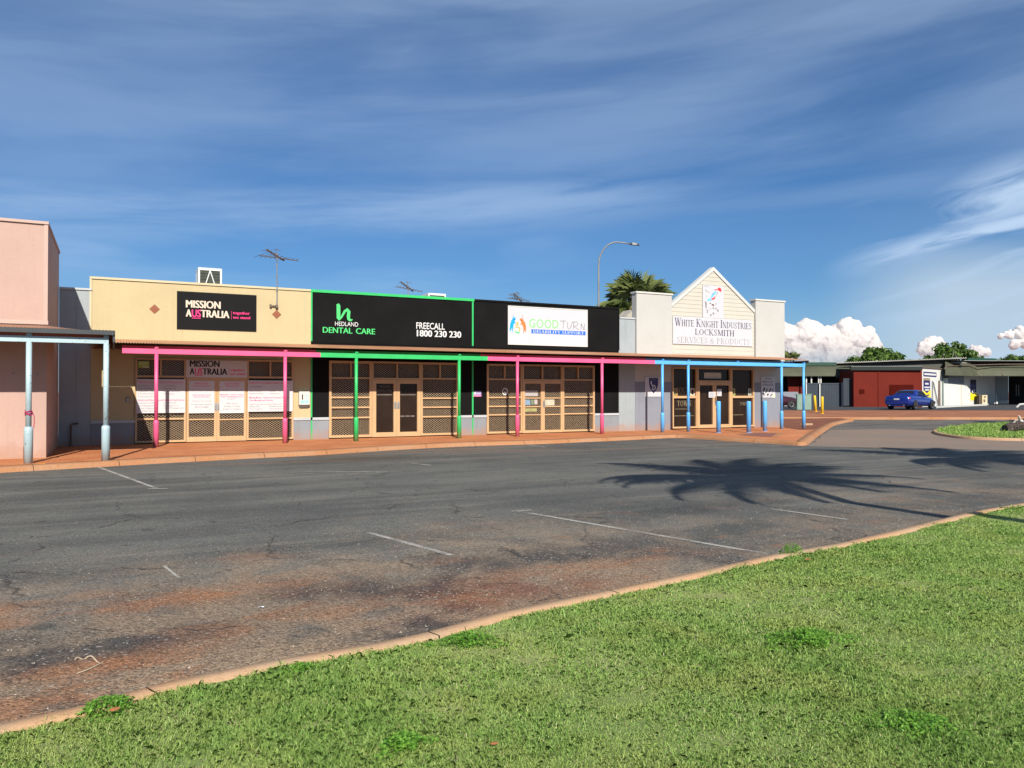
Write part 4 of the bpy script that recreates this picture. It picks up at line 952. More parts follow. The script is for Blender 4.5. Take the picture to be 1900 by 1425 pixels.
for nm, x0, x1, z0, z1, mt, lb in (('door_notice', 14.62, 15.22, 1.50, 1.72, M['sign_white'], 'long white notice near the top of the left mesh door'),
        ('door_notice', 14.61, 14.87, 1.14, 1.39, paint('pale blue notice', (.16, .36, .58), .5, .12, 9), 'pale blue notice on the left mesh door of the black shop'),
        ('door_notice', 14.91, 15.03, 1.16, 1.38, paint('dull green notice', (.10, .24, .17), .5, .1, 9), 'dull green notice beside the blue one on the mesh door'),
        ('door_notice', 15.06, 15.20, 1.17, 1.38, M['poster'], 'small white notice beside the green one on the mesh door'),
        ('door_notice', 14.61, 15.17, .88, 1.04, paint('yellow green notice', (.36, .38, .13), .5, .25, 9), 'yellow green strip notice low on the left mesh door'),
        ('door_notice', 15.56, 15.99, 1.12, 1.38, paint('cream notice', (.60, .60, .48), .5, .1, 9), 'cream notice at handle height on the right mesh door')):
    tag(board_sign(nm, x0, x1, z0, z1, MY - .034 + .030, mt, lb, 'notice', t=.004), group='paper notices on the mesh doors')

# signs of the white gabled shop
s5 = board_sign('signboard', 22.0, 26.68, 3.80, 5.03, D - .028, M['sign_white'], 'wide white signboard with three rows of serif capitals on the weatherboard gable')
lt = MB(); y = D - .0545
put_serif(lt, 'White Knight Industries', 22.10, 4.60, .36, y, 4.52, 'l', 0, .80)
put_serif(lt, 'LOCKSMITH', 24.40, 4.235, .28, y, 2.32, 'c', 0, None); put_serif(lt, 'SERVICES & PRODUCTS', 24.36, 3.865, .26, y, 4.30, 'c', 1, None, .85)
lt.build('lettering', [M['txt_navy'], M['txt_grey']], s5)
s6 = board_sign('emblem_panel', 23.70, 24.92, 5.035, 6.52, D - .028, M['sign_white'], 'upright white gable panel showing a red plumed rider on a rearing horse')
lt = MB(); ex, ezz, es = 23.70, 5.035, 1.485 / 1100.0       # drawn from the emblem's own proportions
def E(pts, w, k): stroke(lt, [(ex + (p[0] - 230) * es * 1.16, ezz + (1230 - p[1]) * es, p[2] if len(p) > 2 else 1) for p in pts], w * es, D - .0545 - .0004 * (len(lt.f) % 7), k)
E([(250, 210, .3), (330, 165, .7), (420, 175, .8), (440, 215, .4)], 30, 0); E([(300, 300, .4), (345, 310, .9), (380, 340, .8), (440, 375, .6), (500, 350, .3)], 36, 0); E([(330, 420, .2), (360, 480, .6), (350, 560, .4)], 26, 0)
E([(320, 690, .8), (350, 760, 1), (340, 860, .8), (370, 930, .3)], 60, 1); E([(340, 960, .3), (420, 1000, .9), (380, 1070, .8)], 44, 1); E([(520, 1110, .8), (530, 1160, 1)], 80, 1); E([(590, 1050, .8), (650, 1095, .9)], 54, 1)
E([(600, 850, .6), (640, 940, .8)], 44, 1); E([(700, 870, .7), (730, 930, .9)], 46, 1); E([(760, 930, .7), (815, 1000, 1)], 50, 1); E([(690, 760, .6), (750, 735, 1)], 48, 0); E([(420, 880, .3), (480, 920, .6), (560, 930, .5), (640, 860, .3)], 18, 0)
E([(560, 790, .7), (620, 780, 1), (640, 820, .6)], 60, 2); E([(490, 740, 1), (530, 745, .8)], 44, 2)
E([(400, 650, .7), (470, 610, 1), (530, 610, 1), (540, 650, .6)], 90, 3); E([(540, 540, .8), (590, 470, 1), (650, 400, 1), (740, 330, .7)], 95, 3); E([(580, 430, .8), (640, 400, .8)], 50, 5)
E([(550, 590, .7), (640, 580, 1), (690, 500, .6)], 62, 4); E([(660, 265, .4), (730, 275, .8), (760, 250, .4)], 50, 4); E([(770, 260, .3), (830, 230, 1.1), (880, 260, 1.3), (930, 310, .3)], 95, 4)
E([(760, 330, .8), (800, 380, .6), (740, 430, .7), (760, 480, .4)], 18, 2)
lt.build('emblem', [paint('pale grey mark', (.30, .29, .29), .6, 0), paint('soft grey mark', (.17, .16, .165), .6, 0), paint('dark brown mark', (.13, .045, .04), .6, 0), M['logo_sky'], M['logo_red'], paint('steel blue mark', (.17, .24, .40), .6, 0)], s6)
s7 = board_sign('wall_sign', 20.50, 21.38, 1.46, 2.32, D - .012, M['sign_white'], 'square white sign with a dark blue shield on the slate grey wall')
lt = MB(); y = D - .0385; kk = lt.k
lt.k = 0; lt.face([(x_, y, z_) for x_, z_ in ((20.70, 2.28), (21.20, 2.28), (21.19, 1.98), (21.13, 1.80), (20.95, 1.60), (20.77, 1.80), (20.71, 1.98))])
stroke(lt, [(20.80, 2.08), (20.86, 1.98), (20.92, 1.86), (20.86, 1.78), (20.95, 1.74), (21.0, 1.80), (21.06, 1.82), (21.02, 1.92), (20.94, 1.96)], .05, y - .002, 1); disc(lt, 20.83, 2.10, .035, y - .002, 1); put_text(lt, 'KNIGHT', 20.95, 2.17, .05, y - .002, .34, 0, 'c', 2)
lt.face([(x_, y - .001, z_) for x_, z_ in ((20.84, 1.73), (21.06, 1.73), (20.95, 1.64))])
lt.build('emblem', [M['navy'], M['txt_white'], M['txt_midgrey']], s7)
s8 = board_sign('wall_sign', 27.24, 28.12, 1.40, 2.40, D - .012, M['sign_white'], 'square white sign with rows of black keys beside the tinted window')
lt = MB(); put_text(lt, 'VEHICLE', 27.68, 2.27, .06, y, .46, .01, 'c', 0); put_text(lt, 'REMOTES KEYS', 27.66, 2.11, .075, y, .70, .01, 'c', 0); put_text(lt, '& PADLOCKS', 27.66, 1.97, .085, y, .70, .01, 'c', 0)
for x_, z_, dx, dz, w_ in ((27.40, 1.75, .08, .16, .085), (27.56, 1.70, .10, .19, .06), (27.78, 1.73, .07, .16, .07), (27.97, 1.72, -.03, .16, .05), (27.40, 1.55, -.06, .11, .08), (27.64, 1.52, .04, .06, .08), (27.86, 1.51, .14, .10, .05)):
    stroke(lt, [(x_ - dx / 2, z_ - dz / 2, .7), (x_, z_, 1), (x_ + dx / 2, z_ + dz / 2, 1.1)], w_, y, 0); disc(lt, x_ + dx / 2, z_ + dz / 2, w_ * .6, y - .001, 0)
rect(lt, 27.95, 28.12, 1.40, 1.56, y, 1); lt.build('lettering', [M['txt_black'], paint('pale lime corner', (.68, .74, .45), .5, .02)], s8)
s9 = board_sign('street_number_sign', 23.86, 24.86, 2.29, 2.55, D + .060, paint('aged cream sign', (.50, .46, .38), .5, .08, 4), 'long cream plate with two lines of writing above the glass doors', t=.004)
lt = MB(); put_text(lt, 'SHOP', 24.36, 2.445, .055, D + .0545, .26, .01, 'c'); put_text(lt, '7 Throssell Rd', 24.36, 2.335, .06, D + .0545, .66, .01, 'c'); lt.build('lettering', M['txt_grey'], s9)
for x0, x1, z0, z1, mt, lb in ((22.06, 22.34, 1.50, 1.83, paint('amber card', (.40, .23, .05), .5, .3, 6), 'amber card in the left corner of the left shop window'), (23.05, 23.30, 1.50, 1.83, paint('cream edged card', (.62, .52, .40), .5, .05), 'cream edged dark card in the right corner of the left shop window'),
        (25.46, 25.70, 1.50, 1.83, paint('olive card', (.34, .33, .10), .5, .2, 8), 'olive card in the left corner of the right shop window'), (26.50, 26.70, 1.50, 1.83, paint('grey green card', (.40, .42, .36), .5, .1, 8), 'grey green card in the right corner of the right shop window')):
    o = tag(board_sign('window_card', x0, x1, z0, z1, D + .055, mt, lb, 'card', t=.004), group='cards in the tinted shop windows')
    lt = MB(); rect(lt, x0 + .06, x1 - .05, z0 + .05, z1 - .05, D + .0495, 0 if x0 > 22.5 and x0 < 24 else 1); lt.build('print', [M['txt_black'], paint('dull card print', (.13, .14, .07), .6, .4, 20)], o)
for x0, x1, z0, z1, lb in ((24.02, 24.42, 1.41, 1.67, 'landscape white paper taped across the left glass door'), (24.51, 24.78, 1.48, 1.80, 'portrait white paper taped to the right glass door')):
    o = tag(board_sign('taped_paper', x0, x1, z0, z1, D - .058, M['sign_white'], lb, 'notice', t=.004), group='papers taped to the glass doors')
    lt = MB()
    for i in range(5): rect(lt, x0 + .05, x1 - .06 - .03 * (i % 3), z1 - .06 - i * .04, z1 - .05 - i * .04, D - .0625)
    lt.build('print', M['txt_midgrey'], o)
b = MB()
b.tube([(24.40, D - .075, 1.46), (24.41, D - .085, 1.30), (24.40, D - .08, 1.20)], .022, 6); b.tube([(24.46, D - .09, .93), (24.44, D - .10, .86), (24.48, D - .10, .84), (24.50, D - .09, .92)], .02, 6)
o = b.build('door_chain', M['darkmetal'], None); tag(o, 'dark chain and padlock hanging at the meeting of the glass doors', 'chain')

# ------------------------------------------------------------------ verandas
VY, BZ0, BZ1 = 25.95, 2.815, 2.965
def corrugated(mb, corners, pitch=.076, amp=.010, per=6):
    # sheet between front edge (x0..x1 at yf, zf) and back edge (yb, zb(x)); ribs run front to back
    x0, x1, yf, zf, yb, zbf = corners; n = int((x1 - x0) / pitch * per); n0 = len(mb.v)
    for i in range(n + 1):
        x = x0 + (x1 - x0) * i / n; w = amp * math.sin(2 * math.pi * (x - x0) / pitch)
        zb = zbf(x) if callable(zbf) else zbf
        mb.v += [(x, yf, zf + w), (x, yb, zb + w)]
    for i in range(n): a = n0 + 2 * i; mb.f.append((a, a + 1, a + 3, a + 2)); mb.mi.append(mb.k)
def post(parent, x, y, mat, ztop=BZ0, label=None, rs=.055, rb=.079, zs=.76):
    b = MB(); b.tube([(x, y, zs - .02), (x, y, ztop)], rs, 16)
    p = b.build('post', mat, parent, True)
    if label: p['label'] = label
    b = MB(); b.tube([(x, y, 0), (x, y, zs - .05), (x, y, zs + .02), (x, y, zs + .06)], [rb, rb, rb, rs * .9], 18); b.build('sleeve', mat, p, True)
    b = MB(); b.box(x - .055, x + .055, y - .05, y + .05, BZ1 + .003, BZ1 + .07); b.tube([(x, y - .076, BZ1 + .035), (x, y - .05, BZ1 + .035)], .035, 10); b.tube([(x, y - .086, BZ1 + .035), (x, y - .076, BZ1 + .035)], .012, 6); b.build('bracket', mat, p)
    return p
VE = 25.74
vd = thing('long_veranda', (14, VY, 0), 'long shop veranda with a red brown roof on pink, green and sky blue posts', 'veranda')
xe = fx(1491, VY); xr = fx(1501, VE); xs = [(.2, fx(594, VY), 'hotpink'), (fx(594, VY), fx(904, VY), 'green'), (fx(904, VY), fx(1214, VY), 'hotpink'), (fx(1214, VY), xe + .06, 'blue')]
b = MB(); corrugated(b, (-.62, xr, VE, 3.115, D - .002, 3.33)); b.build('roof', M['roofing'], vd)
b = MB(); b.box(-.62, xr - .02, 26.62, D - .06, 3.015, 3.035)
for px in (290, 400, 529, 661, 760, 852, 960, 1040, 1117, 1229, 1277, 1362, 1450): b.box(fx(px, VY) - .03, fx(px, VY) + .03, 26.63, D - .06, 2.93, 3.013)
b.build('lining', M['soffit'], vd)
for i, (x0, x1, mt) in enumerate(xs):
    b = MB(); b.box(x0 + .001, x1 - .001, VY - .05, VY + .05, BZ0, BZ1)
    if i == 3: b.box(xe - .05, xe + .05, VY + .051, D - .02, BZ0 + .002, BZ1 - .002)
    bo = b.build('beam', M[mt], vd); bo['label'] = {'hotpink': 'hot pink beam', 'green': 'bright green beam', 'blue': 'sky blue beam'}[mt]
    b = MB(); b.box(x0 + .001, (x1 if i < 3 else xr) - .001, 26.55, 26.61, 2.975, 3.085); b.build('purlin', M[mt], vd)
for px, mt in ((290, 'hotpink'), (529, 'hotpink'), (661, 'green'), (852, 'green'), (960, 'hotpink'), (1117, 'hotpink'), (1229, 'blue'), (1277, 'blue'), (1450, 'blue'), (1491, 'blue')):
    post(vd, fx(px, VY), VY, M[mt], label={'hotpink': 'hot pink post', 'green': 'bright green post', 'blue': 'sky blue post'}[mt])
b = MB(); x = fx(1368, VY); b.box(x - .055, x + .055, VY - .05, VY + .05, BZ1 + .003, BZ1 + .07); b.tube([(x, VY - .076, BZ1 + .035), (x, VY - .05, BZ1 + .035)], .035, 10); b.build('bracket', M['blue'], vd)
b = MB(); b.box(xr - .03, xr + .01, VE, D - .06, 2.99, 3.10); b.build('end_fascia', M['gutter'], vd)

lv = thing('pale_veranda', (-6, 21.3, 0), 'veranda of the pink building on pale blue grey posts with a dark gutter', 'veranda')
b = MB(); corrugated(b, (-16, -.02, 21.13, 3.14, 22.905, lambda x: 3.33 if x < -1.5 else 3.33 - .17 * (x + 1.5) / 1.48)); b.build('roof', M['roofing'], lv)
b = MB(); b.box(-1.49, -.03, 22.91, 25.70, 3.11, 3.14); b.build('recess_roof', M['roofing'], lv)
b = MB(); b.box(-16, .0, 21.08, 21.13, 3.03, 3.135); b.box(-.04, .01, 21.131, 25.70, 2.86, 3.135); b.build('gutter', M['gutter'], lv)
b = MB(); b.box(-16, -.05, 21.15, 22.9, 3.05, 3.07); b.box(-1.48, -.05, 22.902, 25.68, 3.05, 3.07); b.build('lining', M['soffit'], lv)
b = MB(); b.box(-16, -.13, 21.25, 21.35, 2.825, 2.965); b.box(-.23, -.13, 21.351, 25.68, 2.827, 2.963); b.build('beam', M['paleblue'], lv)
for x in (-1.775, -.18):
    post(lv, x, 21.3, M['paleblue'], 2.825, rs=.062, rb=.095, zs=.80)
for x in (-5.2, -8.6): post(lv, x, 21.3, M['paleblue'], 2.825, rs=.066, rb=.098, zs=.80)
b = MB()
for z, r_ in ((1.13, .072), (1.21, .074), (1.17, .073)): b.tube([(-1.775 + r_ * math.cos(a), 21.3 + r_ * math.sin(a), z + .015 * math.sin(3 * a + z * 40)) for a in np.linspace(0, 6.28, 20)], .012, 5)
b.tube([(-1.70, 21.24, 1.20), (-1.66, 21.23, 1.10), (-1.655, 21.23, .95), (-1.665, 21.23, .82)], .009, 5)
o = b.build('ribbon', paint('purple red ribbon', (.36, .02, .09), .7, .15), None); tag(o, 'purple red ribbon knotted round the left pale blue post', 'ribbon')

# blue bollards
def bollard(x, y, z, h, r_, mat, label, group, lean=(0, 0), name='bollard'):
    o = thing(name, (x, y, z), label, 'bollard', group)
    b = MB(); n = 18; rings = [[(r_ * q * math.cos(a), r_ * q * math.sin(a), hh) for a in (2 * math.pi * i / n for i in range(n))] for hh, q in ((-.05, 1), (h - .05, 1), (h - .02, .95), (h, .72))]
    b.loft(rings); b.build('post', mat, o, True, Vector((0, 0, 0)))
    b = MB(); b.loft([[(r_ * q * math.cos(a), r_ * q * math.sin(a), hh) for a in (2 * math.pi * i / n for i in range(n))] for hh, q in ((-.01, 1.35), (.012, 1.35), (.02, 1.02))]); b.build('collar', mat, o, True, Vector((0, 0, 0)))
    o.rotation_euler = (lean[0], lean[1], 0); return o
for px, py, lb in ((1333, 803, 'sky blue bollard standing in front of the glass doors'), (1389, 803, 'sky blue bollard in front of the right shop window'), (1419, 800, 'sky blue bollard in front of the sign with black keys')):
    x, y = gp(px, py); bollard(x, y, 0, 1.29, .092, M['blue'], lb, 'sky blue bollards before the white shop')

# ------------------------------------------------------------------ on the roofs
def cooler(px, y, ztop, w, h, dpt, label, brace=True):
    x = fx(px, y); o = thing('evaporative_cooler', (x, y, ztop - h), label, 'air cooler', 'evaporative coolers on the shop roofs')
    b = MB(); t = .06
    b.box(-w / 2, w / 2, 0, dpt, h - .09, h); b.box(-w / 2, w / 2, 0, dpt, 0, .10)
    for sx in (-w / 2, w / 2 - t):
        for sy in (0, dpt - t): b.box(sx, sx + t, sy, sy + t, .10, h - .09)
    b.box(-w / 2 + .005, -w / 2 + .03, t, dpt - t, .10, h - .09)
    b.build('cabinet', M['acwhite'], o, False, Vector((0, 0, 0)))
    b = MB(); b.box(-w / 2 + t, w / 2 - t, .03, .07, .10, h - .09); b.box(w / 2 - .04, w / 2 - .01, t, dpt - t, .10, h - .09)
    for i in range(1, 7): b.box(-w / 2 + t, w / 2 - t, .018, .03, .10 + i * (h - .19) / 7 - .006, .10 + i * (h - .19) / 7 + .006)
    b.build('filter_pad', M['acpad'], o, False, Vector((0, 0, 0)))
    if brace:
        b = MB(); b.tube([(-w * .28, .0, .10), (0.0, -.01, h - .10)], .022, 6); b.tube([(w * .30, .0, .10), (0.0, -.012, h - .10)], .022, 6); b.build('brace', M['acwhite'], o, False, Vector((0, 0, 0)))
    b = MB(); b.box(-.3, .3, .2, dpt - .2, 4.5 - (ztop - h), 0.001); b.build('duct', M['galv'], o, False, Vector((0, 0, 0)))
    return o
cooler(389, 30.0, 6.13, .80, .95, .85, 'boxy white cooler with an A shaped brace above the yellow parapet')
cooler(811, 32.0, 5.99, .82, .95, .85, 'low white cooler just showing above the black parapet with green edging', False)
x = fx(1167, 30.5); o = thing('evaporative_cooler', (x, 30.5, 4.5), 'weathered beige roof cooler with a sloping lid beside the left white pillar', 'air cooler', 'evaporative coolers on the shop roofs')
b = MB(); b.prism([(-.42, 0), (.62, 0), (.62, .93), (.30, 1.10), (-.30, .62), (-.42, .42)], 0, .9); b.build('cabinet', paint('aged beige cabinet', (.36, .33, .27), .7, .2, 4, grime=.3), o, False, Vector((0, 0, 0)))
b = MB(); b.box(.2, .5, -.02, -.001, .1, .9); b.build('filter_pad', M['acwhite'], o, False, Vector((0, 0, 0)))

def antenna(x, y, z0, z1, label, yaw, tilt=0.0, mast=True, size=1.0):
    o = thing('television_antenna', (x, y, z0), label, 'antenna', 'television antennas on the shop roofs'); h = z1 - z0
    b = MB(); b.tube([(0, 0, 0), (.01, 0, h * .5), (0, 0, h + .15)], .019, 8)
    for q in (.35, .62, .82): b.tube([(0, 0, h * q - .03), (0, 0, h * q + .03)], .03, 8)
    b.build('mast', M['galv'], o, False, Vector((0, 0, 0)))
    ca, sa = math.cos(yaw), math.sin(yaw)
    def P(u, v, w): return (u * ca - v * sa, u * sa + v * ca, h + w + u * tilt)
    b = MB(); L = .62 * size
    b.tube([P(-L, 0, 0), P(L * 1.25, 0, -.03)], .016, 6)
    for i in range(9):
        u = -L + i * L * .27; k = (.42 - .026 * i) * size; b.tube([P(u, -k, 0), P(u, k, 0)], .007, 5)
    b.build('boom', M['darkmetal'], o, False, Vector((0, 0, 0)))
    b = MB(); b.tube([P(-.45 * size, -.16, .20), P(.30 * size, .10, -.06)], .03, 6)
    for i in range(6):
        u = -.42 + i * .13; b.tube([P(u * size, -.30, .19 - i * .045), P(u * size, .28, .21 - i * .045)], .008, 5)
    b.tube([P(-.05, 0, -.06), P(-.02, 0, .32)], .01, 5); b.tube([P(-.12, -.04, .26), P(.16, .04, .26)], .008, 5)
    b.build('reflector', M['darkmetal'], o, False, Vector((0, 0, 0)))
    if mast:
        b = MB(); b.box(-.20, .05, .02, .07, .02, .06); b.box(-.23, -.17, .0, .07, -.01, .09); b.box(-.04, .04, -.03, .07, -.02, .08); b.build('bracket', M['darkmetal'], o, False, Vector((0, 0, 0)))
    return o
antenna(fx(513, D - .08), D - .085, 4.57, 6.28, 'rusty antenna on a tall mast fixed to the yellow parapet', R(14))
antenna(fx(757, 31), 31, 4.5, 5.98, 'rusty antenna above the green edged black parapet, mast hidden', R(-4), -.12, False, .8)
o = antenna(fx(962, 32), 32, 4.5, 5.95, 'dark tilted antenna low above the plain black parapet', R(8), -.06, False, .8)
b = MB(); b.tube([(-.1, 0, 1.40), (-.28, 0, 1.70)], .016, 6); b.tube([(-.52, 0, 1.58), (.0, 0, 1.80)], .012, 6); b.tube([(.05, 0, 1.42), (.22, .05, 1.58)], .012, 6); b.build('whip', M['darkmetal'], o, False, Vector((0, 0, 0)))

# street lamp behind the shops
lx, ly = cw(1111, 43); o = thing('street_lamp', (lx, ly, .1), 'tall grey street lamp with a curved arm rising behind the black shop', 'street lamp')
arm = [(0, 0, 0), (0, 0, 4), (0, 0, 8.55)] + [(1.0 - 1.0 * math.cos(a), 0, 8.55 + 1.28 * math.sin(a)) for a in np.linspace(.12, 1.57, 9)] + [(1.35, 0, 9.80), (1.75, 0, 9.72)]
ru = Matrix.Rotation(math.atan2(-CC, SS), 3, 'Z'); arm = [ru @ Vector(p) for p in arm]
b = MB(); b.tube(arm, [.07, .065, .05] + [.045] * 9 + [.04, .038], 12); b.build('pole', M['galv'], o, True, Vector((0, 0, 0)))
b = MB(); e = arm[-1]; d = (ru @ Vector((1, 0, -.1))).normalized(); b.loft([[e + d * t + Vector((0, 0, q)) + (ru @ Vector((0, 1, 0))) * s_ for s_, q in ((-w_, -.03), (w_, -.03), (w_ * .7, hh), (-w_ * .7, hh))] for t, w_, hh in ((-.05, .05, .05), (.1, .11, .09), (.35, .11, .08), (.5, .06, .03))]); b.build('lantern', M['gutter'], o, False, Vector((0, 0, 0)))

# ------------------------------------------------------------------ the arcade and the red building beyond the verge
ROT = math.atan2(-CC, SS)                  # frame turned with the view: u to the right, v away
def Fp(px, d, z): x, y = cw(px, d); return (x, y, z)
def zpy(py, d): return CH + (YH - py) * d / FPX
G0 = .366
def wall_quad(mb, px0, d0, px1, d1, z0, z1, t=.2, off=0.0):
    x0, y0 = cw(px0, d0 - off); x1, y1 = cw(px1, d1 - off); L = math.hypot(x1 - x0, y1 - y0); nx, ny = -(y1 - y0) / L, (x1 - x0) / L
    if nx * CC + ny * SS < 0: nx, ny = -nx, -ny
    za = z0 if isinstance(z0, tuple) else (z0, z0); zb = z1 if isinstance(z1, tuple) else (z1, z1)
    mb.loft([[(x0, y0, za[0]), (x0 + nx * t, y0 + ny * t, za[0]), (x0 + nx * t, y0 + ny * t, zb[0]), (x0, y0, zb[0])],
             [(x1, y1, za[1]), (x1 + nx * t, y1 + ny * t, za[1]), (x1 + nx * t, y1 + ny * t, zb[1]), (x1, y1, zb[1])]])
rb_ = thing('red_building', Fp(1647, 69, G0), 'low brick red building with dark green fascia and white end wall behind the ute', 'building')
b = MB(); wall_quad(b, 1584, 69, 1711, 68.7, G0 - .1, 3.60, 3.5); wall_quad(b, 1629.5, 68.9, 1631.5, 68.9, G0, 3.55, .1, .07); b.build('wall', M['red_wall'], rb_)
b = MB(); wall_quad(b, 1651, 68.9, 1695, 68.8, zpy(733, 69), zpy(714, 69), .03, .12); wall_quad(b, 1594.5, 69, 1604, 69, zpy(731, 69), zpy(722.5, 69), .03, .06); b.build('painted_patch', M['red_patch'], rb_)
b = MB(); wall_quad(b, 1579, 68.8, 1712, 68.4, 3.602, 3.93, .25); b.build('fascia', M['darkgreen'], rb_)
b = MB(); wall_quad(b, 1580, 69.06, 1712, 68.7, 3.935, 3.97, 3.6); b.build('roof', M['flatroof'], rb_)
b = MB(); wall_quad(b, 1711.4, 68.72, 1752, 75, G0 - .1, (3.76, 3.84), .2); b.build('end_wall', M['offwhite'], rb_)
b = MB(); wall_quad(b, 1711, 68.5, 1754, 75, (3.765, 3.845), (3.86, 3.96), .5, .1); b.build('end_capping', M['darkmetal'], rb_)
b = MB(); x0, y0 = cw(1749, 74.3); b.tube([(x0, y0, G0), (x0, y0, 3.8)], .09, 8); b.build('downpipe', paint('grey green downpipe', (.12, .16, .15), .5, .1), rb_)
def wall_point(px):                        # depth along the white end wall
    t = (px - 1711.4) / (1752 - 1711.4); a = cw(1711.4, 68.72); c = cw(1752, 75)
    # intersect the pixel ray with the wall line
    u = (px - 950) / FPX; r = (CC + SS * u, SS - CC * u); dx, dy = c[0] - a[0], c[1] - a[1]
    k = (a[0] * dy - a[1] * dx) / (r[0] * dy - r[1] * dx); return k
def flat_on_wall(mb, px0, px1, z0, z1, off, wp, k=0, cut=None):
    kk = mb.k; mb.k = k; a = cw(px0, wp(px0) - off); c = cw(px1, wp(px1) - off); m_ = ((a[0] + c[0]) / 2, (a[1] + c[1]) / 2)
    if cut: mb.face([(*a, z0 + cut), (*m_, z0), (*c, z0 + cut), (*c, z1), (*a, z1)])
    else: mb.face([(*a, z0), (*c, z0), (*c, z1), (*a, z1)])
    mb.k = kk
def far_sign(wp, rects, mats, name, label, cat='sign'):
    mb = MB()
    for r_ in rects: flat_on_wall(mb, r_[0], r_[1], zpy(r_[3], wp((r_[0] + r_[1]) / 2)), zpy(r_[2], wp((r_[0] + r_[1]) / 2)), r_[5] if len(r_) > 5 else .06, wp, r_[4], r_[6] if len(r_) > 6 else None)
    # give the sheet its thickness
    r_ = rects[0]; a = cw(r_[0], wp(r_[0]) - .055); c = cw(r_[1], wp(r_[1]) - .055); d_ = wp((r_[0] + r_[1]) / 2); z0, z1 = zpy(r_[3], d_) + (r_[6] if len(r_) > 6 else 0), zpy(r_[2], d_)
    mb.loft([[(*a, z0), (a[0] + CC * .05, a[1] + SS * .05, z0), (a[0] + CC * .05, a[1] + SS * .05, z1), (*a, z1)], [(*c, z0), (c[0] + CC * .05, c[1] + SS * .05, z0), (c[0] + CC * .05, c[1] + SS * .05, z1), (*c, z1)]])
    o = mb.build(name, mats, None); return tag(o, label, cat)
NV, TW, SY, TB = M['navy'], M['txt_white'], M['signyellow'], M['txt_black']
far_sign(wall_point, [(1713.7, 1737.8, 690.3, 699.0, 0), (1715, 1737, 692.9, 696.4, 1, .068)], [NV, TW], 'wall_sign', 'long navy sign with a white band high on the white end wall')
far_sign(wall_point, [(1713.7, 1725.8, 701.7, 730.0, 0, .06, .30), (1713.8, 1725.6, 702.2, 705.8, 2, .068), (1716.5, 1723, 710.4, 713.6, 1, .068), (1715.2, 1725, 717.4, 720.0, 1, .068), (1716.5, 1724, 722.0, 725.0, 1, .068), (1713.7, 1727, 724.0, 737.5, 3, .056)], [NV, TW, paint('dull gold band', (.34, .26, .14), .5), SY], 'wall_sign', 'tall navy sign ending in a yellow point behind the ute')
def lean_pole(px0, py0, px1, py1, r_, mat, label, two=None):
    d0, d1 = wall_point(px0) - .25, wall_point(px1) - .45; mb = MB(); mb.tube([Fp(px1, d1, G0), Fp(px0, d0, zpy(py0, d0))], r_, 8); mb.tube([Fp(px1, d1 + .0, G0), Fp(px1, d1, G0 + .06)], r_ * 2, 8)
    o = mb.build('pole', mat, None); return tag(o, label, 'pole')
lean_pole(1730.4, 707, 1730.6, 737, .045, M['galv'], 'thin grey pole standing against the white wall right of the tall navy sign')
lean_pole(1732, 709, 1741, 741, .045, M['galv'], 'thin grey pole leaning diagonally against the white end wall')
lean_pole(1742.5, 706.5, 1742.6, 752, .11, M['darkmetal'], 'thick dark rusty pole against the white end wall beside the downpipe')

ar = thing('arcade_building', Fp(1750, 76, G0), 'long low shopping arcade with curved olive canopies and a corrugated roof edge', 'building')
W2 = [(1752, 75.05), (1808, 80), (1846, 83.5)]
b = MB(); wall_quad(b, 1752.3, 75.1, 1846, 83.5, G0 - .1, 3.75, .25); b.build('wall', M['offwhite'], ar)
b = MB(); wall_quad(b, 1846.3, 83.6, 1871, 83.2, G0 - .1, 3.75, .25); b.build('return_wall', M['grey_panel'], ar)
def wp2(px):
    a = cw(1752.3, 75.1); c = cw(1846, 83.5); u = (px - 950) / FPX; r = (CC + SS * u, SS - CC * u); dx, dy = c[0] - a[0], c[1] - a[1]
    return (a[0] * dy - a[1] * dx) / (r[0] * dy - r[1] * dx)
b = MB(); wall_quad(b, 1759.5, wp2(1759.5), 1789, wp2(1789), zpy(712, 78), 3.4, .03, .05); b.build('grey_patch', M['grey_dado'], ar)  # flat grey rectangle high on the off-white wall
b = MB(); wall_quad(b, 1783, wp2(1783), 1785, wp2(1785), G0, 3.2, .04, .03); b.build('wall_joint', paint('faded joint', (.60, .47, .38), .7), ar)
far_sign(wp2, [(1800.5, 1811.5, 704.5, 731.8, 0, .06, .26), (1801, 1811, 705, 711.5, 4, .068), (1803.5, 1808.5, 716, 718, 1, .068), (1800.5, 1812, 728.5, 743, 3, .055)], [NV, M['txt_midgrey'], TW, SY, TB], 'wall_sign', 'navy and yellow sign with white chevrons under the canopy')
mb = MB()
for px in (1803.2, 1806.6):
    d_ = wp2(px) - .075; r1 = [Fp(px + q, d_, zpy(yy, d_)) for q, yy in ((1.6, 722), (0, 725.6), (1.6, 729), (3.0, 729), (1.5, 725.6), (3.0, 722))]; mb.face(r1[:2] + [r1[4], r1[5]]); mb.face([r1[1], r1[2], r1[3], r1[4]])
c_ = [o_ for o_ in C.objects if o_.get('label') == 'navy and yellow sign with white chevrons under the canopy'][0]
mb.build('chevron', M['txt_white'], c_)
b = MB(); wall_quad(b, 1871.3, 86, 1990, 82, G0 - .1, 3.7, .2); b.build('dark_shopfront', M['dark'], ar)  # near-black sheet standing in for the shade inside the shop opening
for px in (1885, 1889.5): b = MB(); wall_quad(b, px, 85.3, px + 1.4, 85.25, G0 + .9, zpy(714, 85), .05, .1); b.build('handle', M['rim'], ar)
